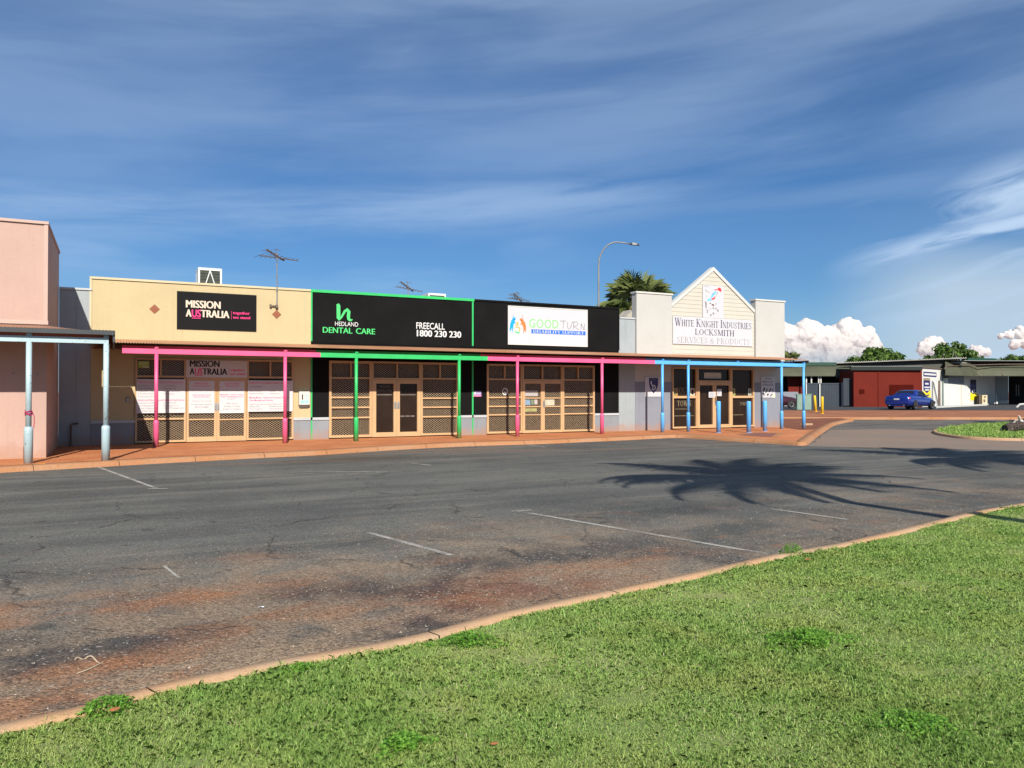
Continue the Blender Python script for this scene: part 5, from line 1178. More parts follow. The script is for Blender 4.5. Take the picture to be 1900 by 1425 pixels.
# canopies: a curved skirt of sheets below a green fascia
def canopy(pts, zb, zt, depth_, bulge, name='canopy', seams=True):
    mb = MB(); prof = [(0, 0), (.05, .12), (.16, .32), (.36, .58), (.62, .80), (1.0, 1.0)]
    rows = []
    for px, d in pts: rows.append([Fp(px, d + q * depth_, zb + (zt - zb) * w_) for q, w_ in prof])
    n = len(prof)
    for r_ in rows: mb.v += r_
    for i in range(len(rows) - 1):
        for k in range(n - 1): mb.f.append((i * n + k, i * n + k + 1, (i + 1) * n + k + 1, (i + 1) * n + k)); mb.mi.append(0)
    for (p0, d0), (p1, d1) in zip(pts, pts[1:]): wall_quad(mb, p0, d0, p1, d1, zb - .06, zb - .002, .08)
    return mb.build(name, M['canopy'], ar, False)
def lerp_pts(p0, d0, p1, d1, n): return [(p0 + (p1 - p0) * i / n, d0 + (d1 - d0) * i / n) for i in range(n + 1)]
canopy(lerp_pts(1440, 72.2, 1584, 72.2, 9), 3.20, 4.17, 1.3, .2)
canopy(lerp_pts(1754, 73.0, 1813, 77.2, 4), 3.30, 4.75, 1.6, .2)
canopy(lerp_pts(1813, 77.2, 2040, 77.6, 8), 3.32, 4.72, 1.6, .2)
b = MB()
for p0, p1, d_ in ((1796, 1803, 76.4),):
    b.tube([Fp(1798, 77.3, 4.72), Fp(1802, 76.8, 4.1), Fp(1811, 76.6, 3.5), Fp(1818, 77.0, 3.26)], .025, 6)
b.tube([Fp(1850, 78.7, 4.7), Fp(1854, 77.9, 4.2), Fp(1861, 77.2, 3.32)], .025, 6)
b.tube([Fp(1752, 73.4, 3.85), Fp(1757, 73.6, zpy(679.5, 73.6)), Fp(1800, 76.6, zpy(677.5, 76.6)), Fp(1852, 77.4, zpy(676, 77.4)), Fp(1990, 77.4, zpy(675, 77.4))], .05, 6)
b.build('canopy_rib', M['darkmetal'], ar)
b = MB(); wall_quad(b, 1440, 73.3, 1552, 73.3, 4.16, 4.47, .2); b.build('fascia', M['midgreen'], ar)
b = MB(); wall_quad(b, 1796, 77.6, 1848, 78.5, 4.74, zpy(664.5, 78), .2); b.build('fascia', M['midgreen'], ar)
b = MB(); wall_quad(b, 1848.2, 78.7, 2040, 78.9, 4.72, zpy(669, 78.7), .2); b.build('fascia', M['darkgreen'], ar)
# sloping corrugated roof edge over the middle
b = MB(); wall_quad(b, 1553, 74.6, 1760, 74.6, 3.0, (zpy(674.5, 74.6), zpy(667.0, 74.6)), .2); b.build('upper_wall', M['canopy_grey'], ar)
b = MB(); n = 240
for i in range(n + 1):
    px = 1552 + 242 * i / n; zz = zpy(673.2, 74) + (zpy(663.8, 74) - zpy(673.2, 74)) * i / n + .035 * math.sin(i / n * 242 / 4.2 * 2 * math.pi)
    b.v += [Fp(px, 74.0, zz), Fp(px, 82, zz + .25), ]
for i in range(n): b.f.append((2 * i, 2 * i + 1, 2 * i + 3, 2 * i + 2)); b.mi.append(0)
n0 = len(b.v)
for i in range(n + 1):
    px = 1552 + 242 * i / n; q = math.sin(i / n * 242 / 4.2 * 2 * math.pi); zz = zpy(673.2, 74) + (zpy(663.8, 74) - zpy(673.2, 74)) * i / n
    b.v += [Fp(px, 73.98, zz + .05 * q + .03), Fp(px, 73.98, zz + .05 * q - .06 - .03 * q)]
for i in range(n): b.f.append((n0 + 2 * i, n0 + 2 * i + 1, n0 + 2 * i + 3, n0 + 2 * i + 2)); b.mi.append(0)
b.build('corrugated_roof', paint('pale corrugated roof', (.27, .26, .235), .6, .15, 2), ar)
b = MB(); wall_quad(b, 1553, 74.1, 1793, 74.1, (zpy(675.6, 74.1), zpy(666.4, 74.1)), (zpy(674, 74.1), zpy(664.7, 74.1)), .4); b.build('roof_edge_shadow', M['dark'], ar)  # near-black strip painted as the shadow band below the roof sheets
b = MB(); wall_quad(b, 1430, 74.75, 1794, 74.75, 4.46, 4.5, 14); wall_quad(b, 1752, 76.5, 2050, 78.6, 4.76, 4.80, 14); b.build('roof', M['flatroof'], ar)
b = MB(); wall_quad(b, 1430, 82, 1586, 82, G0 - .1, 4.4, .2); b.build('arcade_back_wall', M['dark'], ar)  # wall coloured near black to give the shade of the arcade interior
b = MB(); wall_quad(b, 1463, 73.6, 1496, 73.6, G0, 3.1, .2); b.build('arcade_wall', M['red_wall'], ar)
b = MB(); wall_quad(b, 1430, 73.0, 1481, 73.0, G0 - .1, zpy(727, 73), .15); b.build('low_wall', M['slate'], ar)
for px in (1496, 1505.5, 1519, 1523, 1560.5): b = MB(); b.tube([Fp(px, 72.6, G0), Fp(px, 72.6, 3.15)], .07, 6); b.build('post', M['acwhite'], ar)
b = MB(); b.tube([Fp(1774.5, 75.6, 3.35), Fp(1775.3, 75.6, 4.2), Fp(1774.2, 75.6, 5.1)], .08, 8); b.tube([Fp(1766.5, 75.6, 4.95), Fp(1771, 75.6, 5.75), Fp(1775, 75.6, 5.0)], .035, 6); b.tube([Fp(1766, 75.6, 4.98), Fp(1779, 75.6, 5.0)], .035, 6); b.tube([Fp(1774.5, 75.6, 4.5), Fp(1780, 75.6, 4.05)], .05, 6)
o = b.build('service_mast', paint('dull mast grey', (.17, .15, .15), .7, .2, 3), None); tag(o, 'dull grey service mast with a small pyramid frame on the arcade roof edge', 'mast')
# fence sheets and gate
def ribbed(px0, px1, d, z0, z1, n):
    mb = MB(); pr = []
    for i in range(n * 4 + 1):
        px = px0 + (px1 - px0) * i / (n * 4); dd = d + (.03 if (i // 2) % 2 else 0); pr.append((px, dd))
    for q in pr: mb.v += [Fp(q[0], q[1], z0), Fp(q[0], q[1], z1)]
    for i in range(len(pr) - 1): mb.f.append((2 * i, 2 * i + 2, 2 * i + 3, 2 * i + 1)); mb.mi.append(0)
    wall_quad(mb, px0, d, px1, d, z1 - .08, z1 + .01, .07, .02); return mb
o = ribbed(1497, 1561, 70.2, G0 - .05, zpy(711, 70.2), 22).build('sheet_fence', M['slategate'], None); tag(o, 'dark blue grey ribbed sheet fence beyond the yellow bollards', 'fence')
for px in (1520.5, 1562.4): b = MB(); wall_quad(b, px, 70, px + 1.6, 70, G0, zpy(710 if px > 1550 else 712, 70), .08); b.build('post', M['acwhite'], o)
o = ribbed(1565, 1583.5, 69.6, G0 + .1, zpy(702.5, 69.6), 7).build('sheet_gate', M['slategate'], None); tag(o, 'tall dark blue grey sheet gate hard against the red wall', 'gate')
# white kerb and odds and ends at the foot of the white wall
b = MB(); P_ = [gp(1737, 757.2, .02), gp(1745, 756.2, .02), gp(1790, 754, .02), gp(1831, 752.2, .02), gp(1834, 751, .02)]
for (xa, ya), (xb, yb) in zip(P_, P_[1:]): b.loft([[(x, y, G0 - .02), (x, y, G0 + .13), (x + CC * .7, y + SS * .7, G0 + .13), (x + CC * .7, y + SS * .7, G0 - .02)] for x, y in ((xa, ya), (xb, yb))])
structure(b.build('kerb', M['white_trim'], None, False, Vector((0, 0, 0))))
ac = thing('air_conditioner', Fp(1826, 79, G0 + .12), 'cream outdoor unit with a dark grille at the foot of the white wall', 'air conditioner')
b = MB(); wall_quad(b, 1822.5, 79, 1832, 79, G0 + .12, zpy(733, 79), .45); b.build('cabinet', M['yellow_trim'], ac)
b = MB(); wall_quad(b, 1826, 78.98, 1829, 78.98, zpy(738, 79), zpy(735, 79), .02); b.build('grille', M['darkmetal'], ac)
b = MB(); wall_quad(b, 1825, 78.98, 1828, 78.98, zpy(746.5, 79), zpy(741, 79), .02); b.build('grille', M['darkmetal'], ac)
for p0, p1, d_, yt, mt, lb in ((1813.5, 1817, 79.3, 735, M['dark'], 'slim black bin just right of the navy and yellow sign'), (1817.2, 1821, 79.2, 733, M['darkmetal'], 'tall brown bin between the black bin and the cream outdoor unit')):
    bo = thing('bin', Fp((p0 + p1) / 2, d_, G0), lb, 'bin', 'bins at the foot of the white wall'); b = MB(); wall_quad(b, p0, d_, p1, d_, G0, zpy(yt, d_) - .1, .4); b.build('body', mt, bo)
    b = MB(); wall_quad(b, p0 - .2, d_ - .03, p1 + .2, d_ - .03, zpy(yt, d_) - .098, zpy(yt, d_), .46); b.build('lid', mt, bo)
b = MB(); b.loft([[Fp(1845, 81.2, G0 + .1), Fp(1848, 81.2, G0 + .1), Fp(1848, 81.3, G0 + .1), Fp(1845, 81.3, G0 + .1)], [Fp(1846.5, 81.8, zpy(729.5, 81.8)), Fp(1847.6, 81.8, zpy(729.5, 81.8)), Fp(1847.6, 81.9, zpy(729.5, 81.9)), Fp(1846.5, 81.9, zpy(729.5, 81.9))]]); b.loft([[Fp(1848.5, 81.0, G0 + .1), Fp(1851.5, 81.0, G0 + .1), Fp(1851.5, 81.1, G0 + .1), Fp(1848.5, 81.1, G0 + .1)], [Fp(1847.8, 81.7, zpy(730.5, 81.8)), Fp(1849, 81.7, zpy(732, 81.8)), Fp(1849, 81.8, zpy(732, 81.9)), Fp(1847.8, 81.8, zpy(730.5, 81.9))]])
o = b.build('sandwich_board', M['white_trim'], None); tag(o, 'white folding sandwich board at the corner under the canopy', 'sign')
b = MB()
for i in range(9): px = 1853.5 + i * 2.1; b.tube([Fp(px, 81.6, G0 + .1), Fp(px, 81.6, zpy(743.5, 81.6))], .035, 5)
b.tube([Fp(1852.5, 81.6, zpy(744, 81.6)), Fp(1871.5, 81.4, zpy(743.6, 81.6))], .035, 5); o = b.build('picket_rail', M['white_trim'], None); tag(o, 'low white picket rail against the shaded grey wall', 'rail')
b = MB(); b.tube([Fp(1886, 66.5, .37), Fp(1892, 66.4, .62), Fp(1905, 66.2, .66), Fp(1915, 66.2, .4)], .09, 8); o = b.build('wheel_stop_rail', M['white_trim'], None); tag(o, 'bent white rail on the dark asphalt at the right edge', 'rail')

# ------------------------------------------------------------------ cabinet and bollards on the verge
x, y = gp(1491, 760.3, 0); uc = thing('utility_cabinet', (x, y, hz(depth(x, y))), 'pale green utility cabinet behind the last sky blue post', 'cabinet')
b = MB(); b.box(-.50, .50, -.3, .3, -.05, 1.12); b.build('body', M['util'], uc, False, Vector((0, 0, 0)))
b = MB(); b.box(-.54, .54, -.34, .34, 1.122, 1.18); b.build('lid', M['util'], uc, False, Vector((0, 0, 0)))
b = MB(); b.box(-.46, -.01, -.315, -.302, .06, 1.08); b.box(.01, .46, -.315, -.302, .06, 1.08); b.build('door', M['util'], uc, False, Vector((0, 0, 0)))
uc.rotation_euler = (0, 0, ROT - .22)
for px, py, ln, lb in ((1513.5, 763.5, (0, .0), 'yellow bollard leaning beside the pale green cabinet'), (1525.5, 767.3, (0, 0), 'upright yellow bollard standing alone before the dark ribbed fence')):
    x, y = gp(px, py, 0); bb = bollard(x, y, hz(depth(x, y)), 1.12, .085, M['yellow_post'], lb, 'yellow bollards on the red verge')
    if 'leaning' in lb: bb.rotation_euler = (-.02, -.085, 0)
b = MB(); xx, yy = gp(1497, 789.5, -.02); b.loft([[(xx + p, yy + q, r_) for p, q, r_ in ((-.3, -.15, 0), (.35, -.05, 0), (.35, -.05, .09), (-.3, -.15, .1))], [(xx + p, yy + q, r_) for p, q, r_ in ((-.33, .1, 0), (.3, .2, 0), (.3, .2, .09), (-.33, .1, .1))]])
o = b.build('concrete_block', M['kerbside'], None); tag(o, 'small pale concrete block on the mulch beside the last blue post', 'block')

# ------------------------------------------------------------------ vehicles
def loft_body(stn, k=16):
    rings = []
    for x, zb, zs, w, wt in stn:              # station, sill height, deck height, half width at the waist, half width at the deck
        pr = [(w * .80, zb), (w * .96, zb + .10), (w, zb + .34 * (zs - zb)), (w * .995, zb + .62 * (zs - zb)), (wt + .04, zs - .07), (wt - .02, zs - .01), (wt * .6, zs + .012)]
        rings.append([(x, -a, z) for a, z in pr] + [(x, a, z) for a, z in reversed(pr)])
    return rings
def cabin_rings(stn):
    rings = []
    for x, zb, zt, wb, wt in stn:
        pr = [(wb, zb), (wb - (wb - wt) * .5, zb + (zt - zb) * .52), (wt + .03, zt - .05), (wt - .05, zt - .012), (wt * .5, zt + .008)]
        rings.append([(x, -a, z) for a, z in pr] + [(x, a, z) for a, z in reversed(pr)])
    return rings
def wheel(parent, x, y, r_, w, style):
    s = 1 if y > 0 else -1; b = MB(); n = 24
    prof = [(r_ * .66, 0), (r_ * .94, .0), (r_, .04), (r_, w - .04), (r_ * .94, w), (r_ * .66, w - .01)]
    b.loft([[(x + q * math.cos(a), y - s * o_, r_ + q * math.sin(a)) for a in (2 * math.pi * i / n for i in range(n))] for q, o_ in prof], False)
    wl = b.build('wheel', M['tyre'], parent, True, Vector((0, 0, 0)))
    b = MB(); b.k = 0
    b.loft([[(x + q * math.cos(a), y - s * o_, r_ + q * math.sin(a)) for a in (2 * math.pi * i / n for i in range(n))] for q, o_ in ((r_ * .67, .008), (r_ * .60, .012), (r_ * .58, .05), (r_ * .57, .12))], False)
    b.k = 1; b.face([(x + r_ * .6 * math.cos(a), y - s * .10, r_ + r_ * .6 * math.sin(a)) for a in (2 * math.pi * i / n for i in range(n))]); b.k = 0
    for i in range(5):
        a = 2 * math.pi * i / 5 + .3; ca, sa = math.cos(a), math.sin(a); w0, w1 = r_ * .10, r_ * .07
        b.face([(x - sa * w0, y - s * .03, r_ + ca * w0), (x + sa * w0, y - s * .03, r_ - ca * w0), (x + ca * r_ * .6 + sa * w1, y - s * .012, r_ + sa * r_ * .6 - ca * w1), (x + ca * r_ * .6 - sa * w1, y - s * .012, r_ + sa * r_ * .6 + ca * w1)])
    b.face([(x + r_ * .13 * math.cos(a), y - s * .02, r_ + r_ * .13 * math.sin(a)) for a in (2 * math.pi * i / 10 for i in range(10))])
    b.build('rim', [M['rim'], M['rim_dark']], wl, False, Vector((0, 0, 0)))
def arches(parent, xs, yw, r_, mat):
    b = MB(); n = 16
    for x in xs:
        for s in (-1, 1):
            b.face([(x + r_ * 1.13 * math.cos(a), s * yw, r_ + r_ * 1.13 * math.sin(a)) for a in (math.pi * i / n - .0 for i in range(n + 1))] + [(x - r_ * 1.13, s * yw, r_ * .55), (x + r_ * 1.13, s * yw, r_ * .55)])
    b.build('wheel_arch_shade', mat, parent, False, Vector((0, 0, 0)))  # flat dark faces on the body side, painted as wheel well shade
L0 = Vector((0, 0, 0))
def glaze(parent, name, quads, off=.006):
    b = MB()
    for q in quads:
        q = [Vector(p) for p in q]; n = (q[1] - q[0]).cross(q[-1] - q[0]).normalized(); c = sum(q, Vector()) / len(q)
        if n.dot(c - Vector((c.x * .6 + 1.0, 0, .6))) < 0: n = -n
        b.face([p + n * off for p in q])
    return b.build(name, M['carglass'], parent, False, L0)
def ute():
    x, y = cw(1663.5, 57.7); o = thing('parked_ute', (x, y, hz(57.7) + .012), 'glossy blue ute with a low cargo deck parked before the red building', 'ute')
    pm = M['utepaint']
    st = [(0, .50, .98, .80, .66), (.06, .34, 1.03, .89, .78), (.35, .26, 1.05, .93, .80), (1.2, .24, 1.06, .95, .82), (1.9, .24, 1.04, .95, .82), (2.7, .24, 1.00, .94, .80), (3.45, .24, .96, .93, .78), (4.2, .26, .88, .91, .74), (4.7, .30, .76, .86, .64), (4.92, .40, .66, .70, .50)]
    b = MB(); b.loft(loft_body(st)); b.build('body', pm, o, True, L0)
    cb = [(1.15, 1.00, 1.07, .82, .80), (1.62, 1.0, 1.36, .84, .66), (1.86, 1.0, 1.45, .85, .62), (2.3, 1.0, 1.475, .85, .61), (2.72, .98, 1.44, .84, .61), (3.55, .93, .97, .80, .74)]
    b = MB(); b.loft(cabin_rings(cb)); b.build('cabin', pm, o, True, L0)
    glaze(o, 'rear_window', [[(1.36, -.62, 1.16), (1.36, .62, 1.16), (1.66, .53, 1.37), (1.66, -.53, 1.37)]], .035)
    glaze(o, 'windscreen', [[(3.42, -.66, 1.03), (3.42, .66, 1.03), (2.80, .54, 1.40), (2.80, -.54, 1.40)]], .03)
    for s in (-1, 1): glaze(o, 'side_window', [[(1.90, s * .80, 1.07), (3.20, s * .785, 1.03), (2.78, s * .66, 1.37), (2.05, s * .665, 1.40)]], .035)
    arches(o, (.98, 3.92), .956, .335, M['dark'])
    for x_ in (.98, 3.92):
        for s in (-1, 1): wheel(o, x_, s * .972, .335, .235, 0)
    b = MB(); b.box(.25, .9, -.70, .70, 1.062, 1.066); b.box(.25, 1.3, -.62, .62, 1.066, 1.075); b.build('cargo_cover', M['dark'], o, False, L0)
    for s in (-1, 1):
        b = MB(); b.loft([[(.04, s * .62, .78), (.02, s * .80, .78), (.16, s * .925, .80), (.16, s * .90, .92), (.06, s * .74, 1.0), (.02, s * .64, .99)], [(.09, s * .62, .78), (.09, s * .80, .78), (.22, s * .90, .80), (.22, s * .88, .92), (.10, s * .74, 1.0), (.09, s * .64, .99)]])
        b.build('tail_light', M['tail'], o, False, L0)
        b = MB(); disc(b, 0, 0, 1, 0); b = MB(); b.box(4.74, 4.86, min(s * .5, s * .74), max(s * .5, s * .74), .62, .74); b.build('headlight', M['headlamp'], o, False, L0)
        b = MB(); b.loft([[(2.95, s * .86, 1.00), (3.05, s * .86, 1.00), (3.05, s * .86, 1.02), (2.95, s * .86, 1.02)], [(2.92, s * 1.06, 1.02), (3.08, s * 1.06, 1.02), (3.06, s * 1.04, 1.14), (2.94, s * 1.04, 1.14)]]); b.build('mirror', pm, o, False, L0)
    b = MB(); b.box(-.012, .03, -.60, .60, .84, .845); b.build('tailgate_seam', M['dark'], o, False, L0)
    b = MB(); b.box(-.035, .01, -.19, .19, .735, .845); b.build('number_plate', M['sign_white'], o, False, L0)
    b = MB(); b.box(-.04, .10, -.78, .78, .42, .60); b.box(.02, .2, -.6, .6, .28, .41); b.build('bumper', pm, o, False, L0)
    for s in (-1, 1): b = MB(); b.tube([(-.05, s * .52, .33), (.15, s * .52, .33)], .045, 8); b.build('exhaust', M['rim'], o, False, L0)
    th = R(50); e1 = Vector((SS, -CC)); e2 = Vector((CC, SS)); f = e1 * math.sin(th) + e2 * math.cos(th); o.rotation_euler = (0, 0, math.atan2(f.y, f.x))
ute()
def hatch():
    x, y = cw(1449, 61.0); o = thing('parked_car', (x, y, hz(61) + .012), 'dark maroon car mostly hidden behind the corner of the white shop', 'car'); pm = M['maroon']
    st = [(0, .50, .95, .72, .60), (.08, .30, 1.0, .84, .74), (.5, .24, 1.02, .88, .76), (1.9, .22, 1.0, .89, .78), (2.9, .24, .97, .88, .76), (3.6, .26, .88, .86, .70), (4.05, .30, .76, .80, .60), (4.22, .42, .64, .64, .46)]
    b = MB(); b.loft(loft_body(st)); b.build('body', pm, o, True, L0)
    b = MB(); b.loft(cabin_rings([(.12, .96, 1.03, .74, .70), (.45, .97, 1.40, .78, .58), (1.1, .97, 1.48, .79, .58), (1.9, .96, 1.46, .79, .58), (2.95, .92, .96, .76, .68)])); b.build('cabin', pm, o, True, L0)
    for s in (-1, 1): glaze(o, 'side_window', [[(.55, s * .75, 1.05), (2.6, s * .74, 1.02), (1.98, s * .62, 1.38), (.7, s * .625, 1.40)]], .035)
    glaze(o, 'windscreen', [[(2.85, -.62, 1.02), (2.85, .62, 1.02), (2.0, .52, 1.42), (2.0, -.52, 1.42)]], .03); glaze(o, 'rear_window', [[(.2, -.58, 1.1), (.2, .58, 1.1), (.45, .5, 1.36), (.45, -.5, 1.36)]], .03)
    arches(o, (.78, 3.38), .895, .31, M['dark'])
    for x_ in (.78, 3.38):
        for s in (-1, 1): wheel(o, x_, s * .912, .31, .2, 0)
    for s in (-1, 1): b = MB(); b.box(3.98, 4.14, min(s * .45, s * .70), max(s * .45, s * .70), .62, .74); b.build('headlight', M['headlamp'], o, False, L0)
    th = R(80); e1 = Vector((SS, -CC)); e2 = Vector((CC, SS)); f = e1 * math.sin(th) + e2 * math.cos(th)
    x, y = cw(1474, 63.5); o.location = (x - f.x * 4.15, y - f.y * 4.15, hz(62) + .012); o.rotation_euler = (0, 0, math.atan2(f.y, f.x))
hatch()

# ------------------------------------------------------------------ leaves, trees, palms
def leaf_object(name, verts, faces, rnd, mat, parent=None, loc=None, smooth=False):
    me = bpy.data.meshes.new(name); me.from_pydata(verts, [], faces); me.materials.append(mat)
    a = me.attributes.new('rnd', 'FLOAT', 'FACE'); a.data.foreach_set('value', rnd)
    return link(name, me, parent, loc)
def tree(px, pyt, d, wpx, label, seed, cat='tree', pyb=672):
    r_ = random.Random(seed); x, y = cw(px, d); zt = zpy(pyt, d); W = wpx / FPX * d / 2; zb = zpy(pyb, d); zc = zb
    o = thing('leafy_tree', (x, y, .3), label, cat, 'leafy trees behind the arcade roof')
    b = MB(); b.tube([(0, 0, -.3), (.1, 0, zc * .5), (0, 0, zc * .9)], [.28, .22, .15], 8)
    lumps = []
    for i in range(28):
        a = r_.uniform(0, 2 * math.pi); q = r_.random() ** .5; hx, hy = math.cos(a) * q, math.sin(a) * q
        top = math.sqrt(max(0, 1 - q * q)); z = zb - .6 + (zt - zb) * (top * r_.uniform(.62, 1.0)); lumps.append((hx * W * .86, hy * W * .7, z - .3 - .05, r_.uniform(.45, .95)))
        if i % 3 == 0: b.tube([(0, 0, zc * .45 - .3), (hx * W * .4, hy * W * .35, z * .72), (hx * W * .8, hy * W * .65, z - .7)], [.12, .08, .03], 6)
    b.build('trunk', M['treebark'], o, True, L0)
    V, Fc, rn = [], [], []
    for lx_, ly_, lz_, lr in lumps:
        tone = r_.gauss(0, .10)
        for i in range(int(230 * lr)):
            v = Vector((r_.gauss(0, 1), r_.gauss(0, 1), r_.gauss(0, 1))).normalized() * lr * r_.uniform(.45, 1.08); c = Vector((lx_, ly_, lz_)) + Vector((v.x, v.y, v.z * .75))
            s = r_.uniform(.12, .30); n = (v.normalized() + Vector((r_.gauss(0, .6), r_.gauss(0, .6), r_.gauss(.4, .6)))).normalized(); t = n.cross(Vector((r_.gauss(0, 1), r_.gauss(0, 1), r_.gauss(0, 1)))).normalized(); u = n.cross(t)
            k = len(V); V += [c - t * s, c + u * s * .45, c + t * s, c - u * s * .45]; Fc.append((k, k + 1, k + 2, k + 3))
            rn.append(min(max(.45 + tone + r_.gauss(0, .18), 0), 1))
    leaf_object('crown', V, Fc, rn, M['treeleaf'], o, L0); return o
tree(1632, 640, 96, 128, 'dense round green tree behind the ribbed roof edge left of the red wall', 3)
tree(1765, 628, 98, 134, 'larger bright green tree with a domed crown behind the middle of the arcade roof', 5)
tree(1893, 655, 110, 90, 'low green tree top just showing over the right end of the arcade roof', 8, pyb=668)
tree(1590, 662, 104, 44, 'small sprig of a tree at the left foot of the dense round tree', 12, pyb=674)

def fan_palm(px, d, pyc, rad, nf, label, seed, ztrunk=None):
    r_ = random.Random(seed); x, y = cw(px, d); zc = zpy(pyc, d); o = thing('fan_palm', (x, y, .2), label, 'palm tree')
    b = MB(); pts = [(0, 0, -.2), (.05, 0, zc * .5), (0, 0, zc - .2)]; b.tube(pts, [.24, .19, .17], 10); b.build('trunk', M['bark'], o, True, L0)
    V, Fc, rn = [], [], []
    c0 = Vector((0, 0, zc - .2))
    def blade(p, q, w, val):
        dv = (q - p); s = dv.cross(Vector((0, 0, 1))); s = (s if s.length > 1e-4 else Vector((1, 0, 0))).normalized() * w
        m = p + dv * .55; droop = Vector((0, 0, -.24 * dv.length)); k = len(V); V.extend([p - s * .25, p + s * .25, m + s, q + droop, m - s]); Fc.append((k, k + 1, k + 2, k + 3, k + 4)); rn.append(val)
    for i in range(nf):
        az = r_.uniform(0, 2 * math.pi); el = R(r_.uniform(-75, 70)) if i > nf * .15 else R(r_.uniform(30, 88)); dead = el < R(-30) and r_.random() < .6
        dv = Vector((math.cos(az) * math.cos(el), math.sin(az) * math.cos(el), math.sin(el))); pl = rad * r_.uniform(.45, .62)
        base = c0 + dv * pl; blade(c0, base, .02, .9); nrm = dv.cross(Vector((0, 0, 1))).normalized() if abs(dv.z) < .98 else Vector((1, 0, 0)); upv = nrm.cross(dv).normalized()
        tone = .95 if dead else min(max(r_.gauss(.45, .16), 0), .85)
        for j in range(28):
            a = R(-115 + 230 * j / 27); f = dv * math.cos(a) + nrm * math.sin(a); f = (f + upv * (-.28 * abs(math.sin(a)) + r_.gauss(0, .05)) + Vector((0, 0, -.12))).normalized()
            L = rad * r_.uniform(.48, .62) * (1 - .25 * abs(a) / 1.8); blade(base, base + f * L, .027, min(max(tone + r_.gauss(0, .07), 0), 1))
    leaf_object('crown', V, Fc, rn, M['palmleaf'], o, L0); return o
fan_palm(1184, 45, 566, 2.2, 66, 'bushy fan palm with drooping fronds behind the left white pillar', 4)
fan_palm(1468, 92, 671, 1.5, 30, 'distant palm top just above the roof at the end of the veranda', 9)

def feather_palm(trunk, label, seed, nf=17, L=3.1):
    r_ = random.Random(seed); base = Vector(trunk[0]); o = thing('coconut_palm', base, label, 'palm tree', 'coconut palms beside the car park')
    tp = [Vector(p) - base for p in trunk]; b = MB(); b.tube(tp, [.20, .16, .13, .12][:len(tp)], 10); b.build('trunk', M['bark'], o, True, L0)
    V, Fc, rn = [], [], []; c0 = tp[-1]
    for i in range(nf):
        az = 2 * math.pi * i / nf * 1.0 + r_.uniform(-.15, .15); e0 = R(r_.uniform(5, 60)); h = Vector((math.cos(az), math.sin(az), 0)); side = Vector((-math.sin(az), math.cos(az), 0)); p = c0.copy(); N = 22; l_ = L * r_.uniform(.85, 1.1); tone = r_.uniform(.3, .7)
        prev = p.copy()
        for j in range(N):
            t = (j + .5) / N; e = e0 - R(75) * t * t - R(12) * t; p = prev + (h * math.cos(e) + Vector((0, 0, math.sin(e)))) * l_ / N; u = (p - prev).normalized(); k = len(V); w = .022 * (1 - t * .7); V.extend([prev - side * w, prev + side * w, p + side * w, p - side * w]); Fc.append((k, k + 1, k + 2, k + 3)); rn.append(.8)
            ll = (.20 + .62 * math.sin(math.pi * min(t * 1.05 + .08, 1))) * l_ / 3.1
            for m_ in (0, .5):
                q = prev + (p - prev) * m_
                for s in (-1, 1):
                    f = (side * s * .80 + u * .55 + Vector((0, 0, -.38 - r_.uniform(0, .3)))).normalized(); q2 = q + f * ll; k = len(V); V.extend([q, q + u * .10, q2, q + u * -.025]); Fc.append((k, k + 1, k + 2, k + 3)); rn.append(min(max(tone + r_.gauss(0, .08), 0), 1))
            prev = p
    leaf_object('crown', V, Fc, rn, M['palmleaf'], o, L0); return o
def shadow_palm(sx, sy, H, tx, label, seed, lean=True, L=3.1, nf=17):
    kx, kz = -LDIR.x / LDIR.z, -LDIR.y / LDIR.z; T = (sx - kx * H, sy - kz * H, H); pts = []
    for z in (-.1, H * .35, H * .7, H): pts.append((tx - kx * z if lean else T[0], T[1], z) if z < H else T)
    return feather_palm(pts, label, seed, nf, L)
shadow_palm(12.0, 11.9, 7.6, 10.5, 'leaning coconut palm on the lawn whose shadow fills the middle of the car park', 21, True, 3.8, 20)
shadow_palm(20.8, 12.8, 7.6, 19.6, 'coconut palm on the lawn whose shadow reaches the right edge of the car park', 22, True, 3.8, 19)
shadow_palm(45.2, 25.6, 6.8, 45.2, 'distant coconut palm shading the far road past the grass island', 23, False)

# felled trunk on the island
lg = thing('felled_log', (*gp(1876, 802, 0), -.02), 'dark weathered log with pale scars lying on the grass island', 'log')
m, T, bb, oo = new_mat('charred log bark'); P = pos(T); n1 = T.noise(P, 3.2, 5, .65, .8); n2 = T.noise(P, 14, 5, .7)
c = T.mix(T.ss(n2, .4, .65), (.016, .013, .012), (.085, .055, .045)); c = T.mix(T.ss(n1, .57, .63), c, (.62, .58, .53)); T.put(bb.inputs['Base Color'], c); bb.inputs['Roughness'].default_value = .9
r_ = random.Random(2); b = MB(); N = 15; e1 = Vector((SS, -CC, 0)); e2 = Vector((CC, SS, 0))
for off, rad, sl, lift in (((-.25, 0), .20, .26, .16), ((.1, .32), .17, .20, .30)):
    rings = []
    for i in range(N):
        t = i / (N - 1); cpt = e1 * (off[0] - .05 + t * 2.1) + e2 * (off[1] + t * .5) + Vector((0, 0, lift * .7 + sl * t * 2.3)); rr = rad * (1 + .16 * (i % 2) + r_.uniform(-.1, .1)) * (1 - .2 * t)
        rings.append([cpt + rr * (1 + r_.uniform(-.14, .14)) * (math.cos(a) * (e2 * .95 - e1 * .15) + math.sin(a) * Vector((0, 0, 1))) for a in (2 * math.pi * j / 10 for j in range(10))])
    b.loft(rings)
b.build('trunk', m, lg, False, L0)
stub_ = paint('pale frond stub', (.50, .45, .40), .8, .3, 8)
